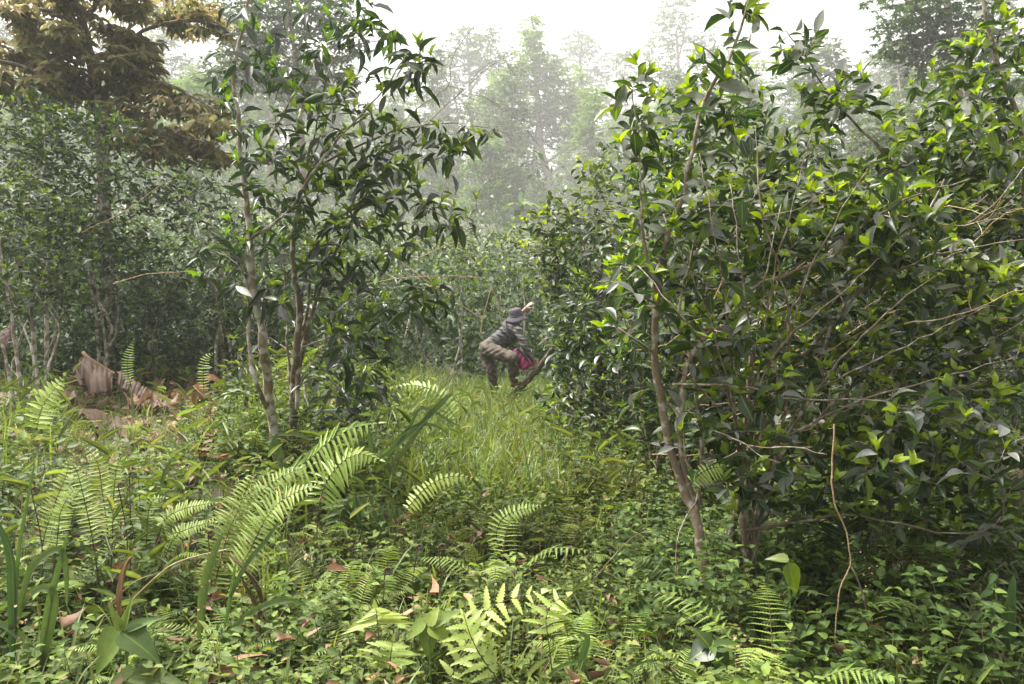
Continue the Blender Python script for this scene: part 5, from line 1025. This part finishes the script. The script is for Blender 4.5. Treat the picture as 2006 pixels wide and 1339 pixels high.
for k, (x, y, d, L, a_, yg) in enumerate([(378, 755, 8.8, 46, -.5, .7), (400, 745, 8.8, 34, .2, .8), (340, 762, 8.5, 44, -.9, .4), (470, 690, 9.5, 34, .3, .5), (1050, 1135, 3.8, 24, .2, .2), (1190, 700, 7.6, 24, .9, .7), (640, 1120, 3.8, 40, .4, .2)]):
    g = G(); k_ = d / FPX; p_ = P(x, y, d)
    add_leaves(g, T_HI, p_[None], np.array([(math.cos(a_), -.2, math.sin(a_))]), np.array([(0, -.6, .8)]), np.array([L * k_]), np.array([L * k_ * .45]), np.array([.8]), np.array([yg]), curl=np.array([2.5]))
    o = g.build('dead_leaf', M_LITTER, None, p_); o.location = tuple(p_); tag(o, ['curled tan leaf on top of the leaf heap', 'bright orange-brown leaf at the back of the leaf heap', 'small brown leaf tucked behind the midrib of the largest banana leaf', 'tan dead leaf caught in grass beyond the heap', 'tiny brown leaf among the herbs in the centre foreground', 'tan leaf stuck in the foliage right of the person', 'rust-brown leaf lying under the ferns, centre left'][k], 'dead leaf')

# ------------------------------------------------------------ leaning branch under the person's feet
g = G(); br = [P(962, 812, 11.5), P(979, 797, 11.42), P(996, 782, 11.35), P(1012, 767, 11.28), P(1030, 749, 11.2), P(1048, 729, 11.15), P(1075, 695, 11.0), P(1105, 650, 10.6), P(1140, 590, 10.0)]
s_ = smoothline(br, .06, .004, rb); tube(g, s_, np.linspace(.05, .028, len(s_)) * (1 + .08 * np.sin(np.arange(len(s_)) * 1.7)), 10)
root = thing('leaning_branch', tuple(br[0]), 'thick leaning grey-brown bough the barefoot person stands on', 'branch'); g.build('bough', M_TWIGD, root, br[0])
g = G(); q = smoothline([P(1012, 767, 11.25), P(1028, 764, 11.1), P(1045, 756, 11.0)], .05); tube(g, q, np.linspace(.012, .005, len(q)), 6); g.build('side_twig', M_TWIGD, root, br[0])

# ------------------------------------------------------------ person
def shape_obj(name, prims, mat, parent, origin, voxel=.008, smooth=3, fold=None):
    bm = bmesh.new(); bmesh.ops.create_icosphere(bm, subdivisions=2, radius=1); US = np.array([v.co[:] for v in bm.verts]); UF = np.array([[v.index for v in f.verts] for f in bm.faces]); bm.free(); sg_ = G()
    def sph(c, r, rot=None, sc=None):
        sg_.add(US * np.array(sc if sc is not None else (r, r, r)) + np.array(c), None, UF)
    for p_ in prims:
        if p_[0] == 'c':
            a, b_, r0, r1 = np.array(p_[1], float), np.array(p_[2], float), p_[3], p_[4]; n = max(2, int(np.linalg.norm(b_ - a) / (min(r0, r1) * .35)) + 1)
            for t in np.linspace(0, 1, n): sph(a + (b_ - a) * t, r0 + (r1 - r0) * t)
        else: sph(p_[1], 1, p_[3] if len(p_) > 3 else None, p_[2])
    me = sg_.mesh(name, mat); o = bpy.data.objects.new(name, me); COL.objects.link(o)
    md = o.modifiers.new('r', 'REMESH'); md.mode = 'VOXEL'; md.voxel_size = voxel; md.use_smooth_shade = True
    sm = o.modifiers.new('s', 'SMOOTH'); sm.iterations = smooth; sm.factor = .6
    bpy.context.view_layer.update(); dg = bpy.context.evaluated_depsgraph_get(); m2 = bpy.data.meshes.new_from_object(o.evaluated_get(dg)); o.modifiers.clear(); o.data = m2
    n = len(m2.vertices); co = np.zeros(n * 3, np.float32); m2.vertices.foreach_get('co', co); co = co.reshape(-1, 3); no = np.zeros(n * 3, np.float32); m2.vertices.foreach_get('normal', no); no = no.reshape(-1, 3)
    if fold:                                                    # cloth folds: (direction, wavelength, amplitude)
        for (dr, wl, am, ph) in fold:
            dr = nrm(np.array(dr, float)); x = co @ dr; w = vnoise(co[:, 0] * 1 + 40, co[:, 2] + 40, .12, int(ph * 10)) * 3
            co = co + no * (am * np.sin(x / wl * 6.28 + w * 2 + ph))[:, None]
    co -= np.array(origin, np.float32); m2.vertices.foreach_set('co', co.astype(np.float32).ravel()); m2.update()
    m2.materials.clear(); m2.materials.append(mat); m2.polygons.foreach_set('use_smooth', np.ones(len(m2.polygons), bool))
    o.parent = parent; return o
def skin_mat():
    m, nt, N, L, out = new_mat('skin'); pr = N.new('ShaderNodeBsdfPrincipled'); tc = N.new('ShaderNodeTexCoord'); nz = N.new('ShaderNodeTexNoise'); nz.inputs['Scale'].default_value = 12; L.new(tc.outputs['Object'], nz.inputs['Vector'])
    cr = N.new('ShaderNodeValToRGB'); cr.color_ramp.elements[0].color = rgb((0.20, 0.095, 0.06)); cr.color_ramp.elements[1].color = rgb((0.36, 0.19, 0.13)); cr.color_ramp.elements[0].position = .35; cr.color_ramp.elements[1].position = .65; L.new(nz.outputs[0], cr.inputs[0]); L.new(cr.outputs[0], pr.inputs['Base Color'])
    pr.inputs['Roughness'].default_value = .5; L.new(pr.outputs[0], out.inputs[0]); return m
M_SKIN = skin_mat()
M_SHIRT = cloth_mat('grey_shirt_cloth', (0.055, 0.054, 0.056), (0.12, 0.115, 0.112), 12, .8)
M_TROUS = cloth_mat('worn_brown_trousers', (0.062, 0.048, 0.036), (0.135, 0.108, 0.083), 9, .85, (1, 1, 2.5))
M_HAT = cloth_mat('dusty_purple_hat', (0.06, 0.05, 0.065), (0.10, 0.085, 0.105), 40, .85)
M_BAG = cloth_mat('magenta_bag_cloth', (0.26, 0.018, 0.10), (0.40, 0.035, 0.17), 10, .6)
M_BLACK = cloth_mat('black_cloth', (0.012, 0.012, 0.014), (0.03, 0.03, 0.034), 20, .7)
PB = np.array(P(972, 796, 11.45))
person = thing('person', tuple(PB), 'barefoot person in grey shirt, brown trousers and bucket hat climbing a leaning bough', 'person')
J = dict(H=P(1011, 621, 11.42), N=P(1003, 636, 11.42), RS=P(1015, 649, 11.27), LS=P(994, 636, 11.55), C=P(1000, 651, 11.40), W=P(972, 668, 11.40), HP=P(957, 682, 11.40),
         RE=P(1027, 677, 11.17), RW=P(1041, 703, 11.22), RHd=P(1049, 714, 11.24), LE=P(1012, 622, 11.74), LW=P(1030, 604, 11.78), LHd=P(1036, 599, 11.78),
         RK=P(1005, 701, 11.10), RA=P(1007, 744, 11.25), RHe=P(1004, 754, 11.27), RT=P(1029, 746, 11.24), LK=P(963, 727, 11.36), LA=P(970, 780, 11.48), LHe=P(966, 791, 11.48), LT=P(988, 785, 11.42),
         RHp=P(962, 687, 11.30), LHp=P(952, 688, 11.50))
bp_ = []
bp_ += [('e', J['H'], (.078, .092, .108)), ('c', J['N'], J['H'], .052, .055), ('c', J['C'], J['N'], .09, .055), ('c', J['RS'], J['LS'], .055, .055), ('e', J['C'], (.13, .14, .12)), ('c', J['C'], J['W'], .11, .105), ('c', J['W'], J['HP'], .105, .115),
        ('c', J['RS'], J['RE'], .046, .036), ('c', J['RE'], J['RW'], .036, .025), ('c', J['LS'], J['LE'], .046, .036), ('c', J['LE'], J['LW'], .038, .026),
        ('c', J['RHp'], J['RK'], .082, .052), ('c', J['RK'], J['RA'], .052, .034), ('c', J['LHp'], J['LK'], .082, .05), ('c', J['LK'], J['LA'], .05, .033),
        ('c', J['RA'], J['RHe'], .034, .03), ('c', J['LA'], J['LHe'], .034, .03)]
fwd = nrm(J['RT'] - J['RHe'])
for A_, T_ in ((J['RHe'], J['RT']), (J['LHe'], J['LT'])):
    f = nrm(T_ - A_); s = nrm(np.cross(f, (0, 0, 1.))); T2 = A_ + f * .19; bp_ += [('c', A_, A_ + f * .13, .032, .028)]
    for k, o_ in enumerate((-.034, -.016, .001, .017, .032)):
        bp_ += [('c', A_ + f * .11 + s * o_ * .7, T2 + s * o_ - f * .012 * abs(k), .018, .011)]
# face (turned away, to the right): nose, brow, ears, jaw
fd = nrm(np.array((.75, .55, -.25))); fs = nrm(np.cross(fd, (0, 0, 1.))); fu = np.cross(fs, fd)
bp_ += [('c', J['H'] + fd * .075 + fu * .01, J['H'] + fd * .10 - fu * .02, .012, .015), ('e', J['H'] + fd * .05 - fu * .07, (.04, .04, .035)), ('c', J['H'] + fd * .07 - fu * .045 - fs * .018, J['H'] + fd * .07 - fu * .045 + fs * .018, .011, .011),
        ('e', J['H'] + fs * .08, (.012, .018, .03)), ('e', J['H'] - fs * .08, (.012, .018, .03)), ('c', J['H'] + fd * .078 + fu * .03 - fs * .03, J['H'] + fd * .078 + fu * .03 + fs * .03, .009, .009)]
def hand(w, dr, palmn, curl, lens=(.062, .072, .068, .054)):
    dr = nrm(np.array(dr, float)); sd_ = nrm(np.cross(dr, palmn)); pn = np.cross(sd_, dr); out = [('c', w, w + dr * .05, .024, .026), ('c', w + dr * .03 - sd_ * .022, w + dr * .075 - sd_ * .026, .018, .015), ('c', w + dr * .03 + sd_ * .02, w + dr * .075 + sd_ * .024, .018, .015), ('c', w + dr * .04, w + dr * .078, .022, .018)]
    for k, o_ in enumerate((-.030, -.010, .010, .029)):
        r_ = w + dr * .075 + sd_ * o_; sp2 = dr + sd_ * o_ * 5; c1 = r_ + nrm(sp2 + pn * curl * .5) * lens[k] * .5; c2 = c1 + nrm(sp2 + pn * curl * 1.3) * lens[k] * .5; out += [('c', r_, c1, .0105, .0095), ('c', c1, c2, .0095, .0085)]
    t0 = w + dr * .02 - sd_ * .024; t1 = t0 + nrm(dr * .6 - sd_ * .9 + pn * .3) * .042; t2 = t1 + nrm(dr * .9 - sd_ * .3 + pn * .4) * .032; out += [('c', t0, t1, .013, .0115), ('c', t1, t2, .0115, .0095)]
    return out
bp_ += hand(J['RW'], J['RHd'] - J['RW'], np.array((-.2, -.9, .1)), .8)
bp_ += hand(J['LW'], P(1044, 590, 11.78) - J['LW'], np.array((.6, .5, -.6)), .35)
shape_obj('body', bp_, M_SKIN, person, PB, .006, 2)
# shirt: torso, shoulders, sleeves (right one to the wrist, left one pushed to the elbow)
ax = nrm(J['C'] - J['HP'])
hem = J['W'] + (J['HP'] - J['W']) * .25
sh = [('c', J['C'] + ax * .02, hem, .150, .125), ('c', J['RS'], J['LS'], .075, .075), ('c', J['C'], J['N'] - ax * .005, .12, .072), ('c', J['RS'], J['RE'], .068, .058), ('c', J['RE'], J['RW'], .056, .040),
      ('c', J['LS'], J['LE'], .068, .052), ('c', J['LE'], J['LE'] + (J['LW'] - J['LE']) * .35, .050, .044), ('e', J['C'] + np.array((-.02, -.05, .02)), (.14, .12, .13)), ('c', hem + np.array((0.03, 0, -.05)), J['C'] + np.array((.03, 0, -.06)), .10, .10)]
shape_obj('shirt', sh, M_SHIRT, person, PB, .009, 4, [(ax + np.array((0, 0, .4)), .085, .007, 1.0), ((.2, 0, 1), .045, .003, 2.0)])
tr_ = [('e', J['HP'] + np.array((-.01, -.03, -.01)), (.135, .155, .14)), ('c', hem + (J['HP'] - hem) * .3, J['HP'], .118, .135), ('c', J['RHp'] + np.array((-.01, 0, 0)), J['RK'], .118, .088), ('c', J['RK'], J['RA'] + (J['RK'] - J['RA']) * .06, .082, .066),
       ('c', J['LHp'], J['LK'], .115, .078), ('c', J['LK'], J['LA'] + (J['LK'] - J['LA']) * .05, .074, .056)]
shape_obj('trousers', tr_, M_TROUS, person, PB, .009, 3, [((.8, 0, .9), .11, .006, .5), ((.6, .3, -.5), .07, .004, 2.2)])
# hat
def lathe_obj(name, prof, mat, parent, origin, centre, axis, n=40, wob=.0, th=.003):
    g = G(); ax = nrm(np.array(axis, float)); u = nrm(np.cross(ax, (0, 1, .1))); v = np.cross(ax, u); a = np.arange(n) * 6.2832 / n
    V = np.array([[centre + ax * (z + (wob * math.sin(3 * t + 1) + wob * .7 * math.sin(2 * t)) * (r / .15) ** 2) + (u * math.cos(t) + v * math.sin(t)) * r for t in a] for (r, z) in prof]); k = len(prof)
    i = np.arange(k - 1)[:, None] * n; j = np.arange(n)[None]; Q = np.stack([i + j, i + (j + 1) % n, i + n + (j + 1) % n, i + n + j], -1).reshape(-1, 4)
    g.add(V.reshape(-1, 3), Q); return solid(g.build(name, mat, parent, origin), th)
hc = J['H'] + np.array((0, 0, .015)); hax = (-.18, -.12, .96)
hat = lathe_obj('hat', [(.004, .118), (.04, .117), (.072, .110), (.088, .095), (.096, .06), (.102, .02), (.108, .002), (.128, -.016), (.15, -.040), (.168, -.062)], M_HAT, person, PB, hc, hax, wob=.014)
lathe_obj('hat_band', [(.105, .018), (.1085, .006), (.1095, -.002)], M_BLACK, hat, (0, 0, 0), hc - PB, hax, th=.004)
hair = shape_obj('hair', [('e', J['H'] - fd * .012 + fu * .012, (.086, .098, .108)), ('c', J['H'] - fd * .05 - fu * .04, J['H'] - fd * .045 - fu * .06, .04, .035)], M_BLACK, person, PB, .008, 2)
# shoulder bag
bo = P(1010, 684, 11.02); bag = thing('shoulder_bag', tuple(bo), 'magenta cloth bag with a dark strap hanging at the climbing person\'s right hip', 'bag')
bc = [('c', P(1011, 688, 11.20), P(1028, 715, 11.18), .045, .075), ('c', P(1014, 700, 11.20), P(1025, 717, 11.18), .05, .06), ('c', P(1018, 690, 11.18), P(1035, 711, 11.16), .03, .05)]
shape_obj('pouch', bc, M_BAG, bag, bo, .008, 4, [((1, 0, -.6), .07, .005, .2)])
g = G(); ribbon(g, [P(1011, 683, 11.13), P(1019, 688, 11.12), P(1030, 701, 11.1), P(1037, 711, 11.1)], .03, (0, -1, .2), prof=([0, 1], [1, 1])); solid(g.build('zip_edge', M_BLACK, bag, bo), .004)
g = G(); s_ = smoothline([P(988, 629, 11.42), P(989, 627, 11.34), P(990, 636, 11.17), P(993, 650, 11.09), P(1000, 667, 11.07), P(1008, 683, 11.09)], .03); ribbon(g, s_, .028, (0, -1, .1), prof=([0, 1], [1, 1]), fold=0); solid(g.build('strap', M_BLACK, bag, bo), .004)

# ------------------------------------------------------------ mist
def haze():
    bm = bmesh.new(); bmesh.ops.create_cube(bm, size=1); me = bpy.data.meshes.new('haze'); bm.to_mesh(me); bm.free(); o = bpy.data.objects.new('haze', me); COL.objects.link(o)
    z0, z1 = -3.0, HZTOP; o.scale = (560, 500, z1 - z0); o.location = (0, 180, (z0 + z1) / 2)
    m, nt, N, L, out = new_mat('mist'); pv = N.new('ShaderNodeVolumePrincipled'); pv.inputs['Density'].default_value = HZ; pv.inputs['Color'].default_value = (.985, .985, .985, 1); pv.inputs['Anisotropy'].default_value = .3
    L.new(pv.outputs[0], out.inputs['Volume']); me.materials.append(m); tag(o, 'pale mist thickening with distance over the slope', kind='stuff')
HZ = 0.0016; HZTOP = 104.0
haze()
print('leaves', NLEAF[0])
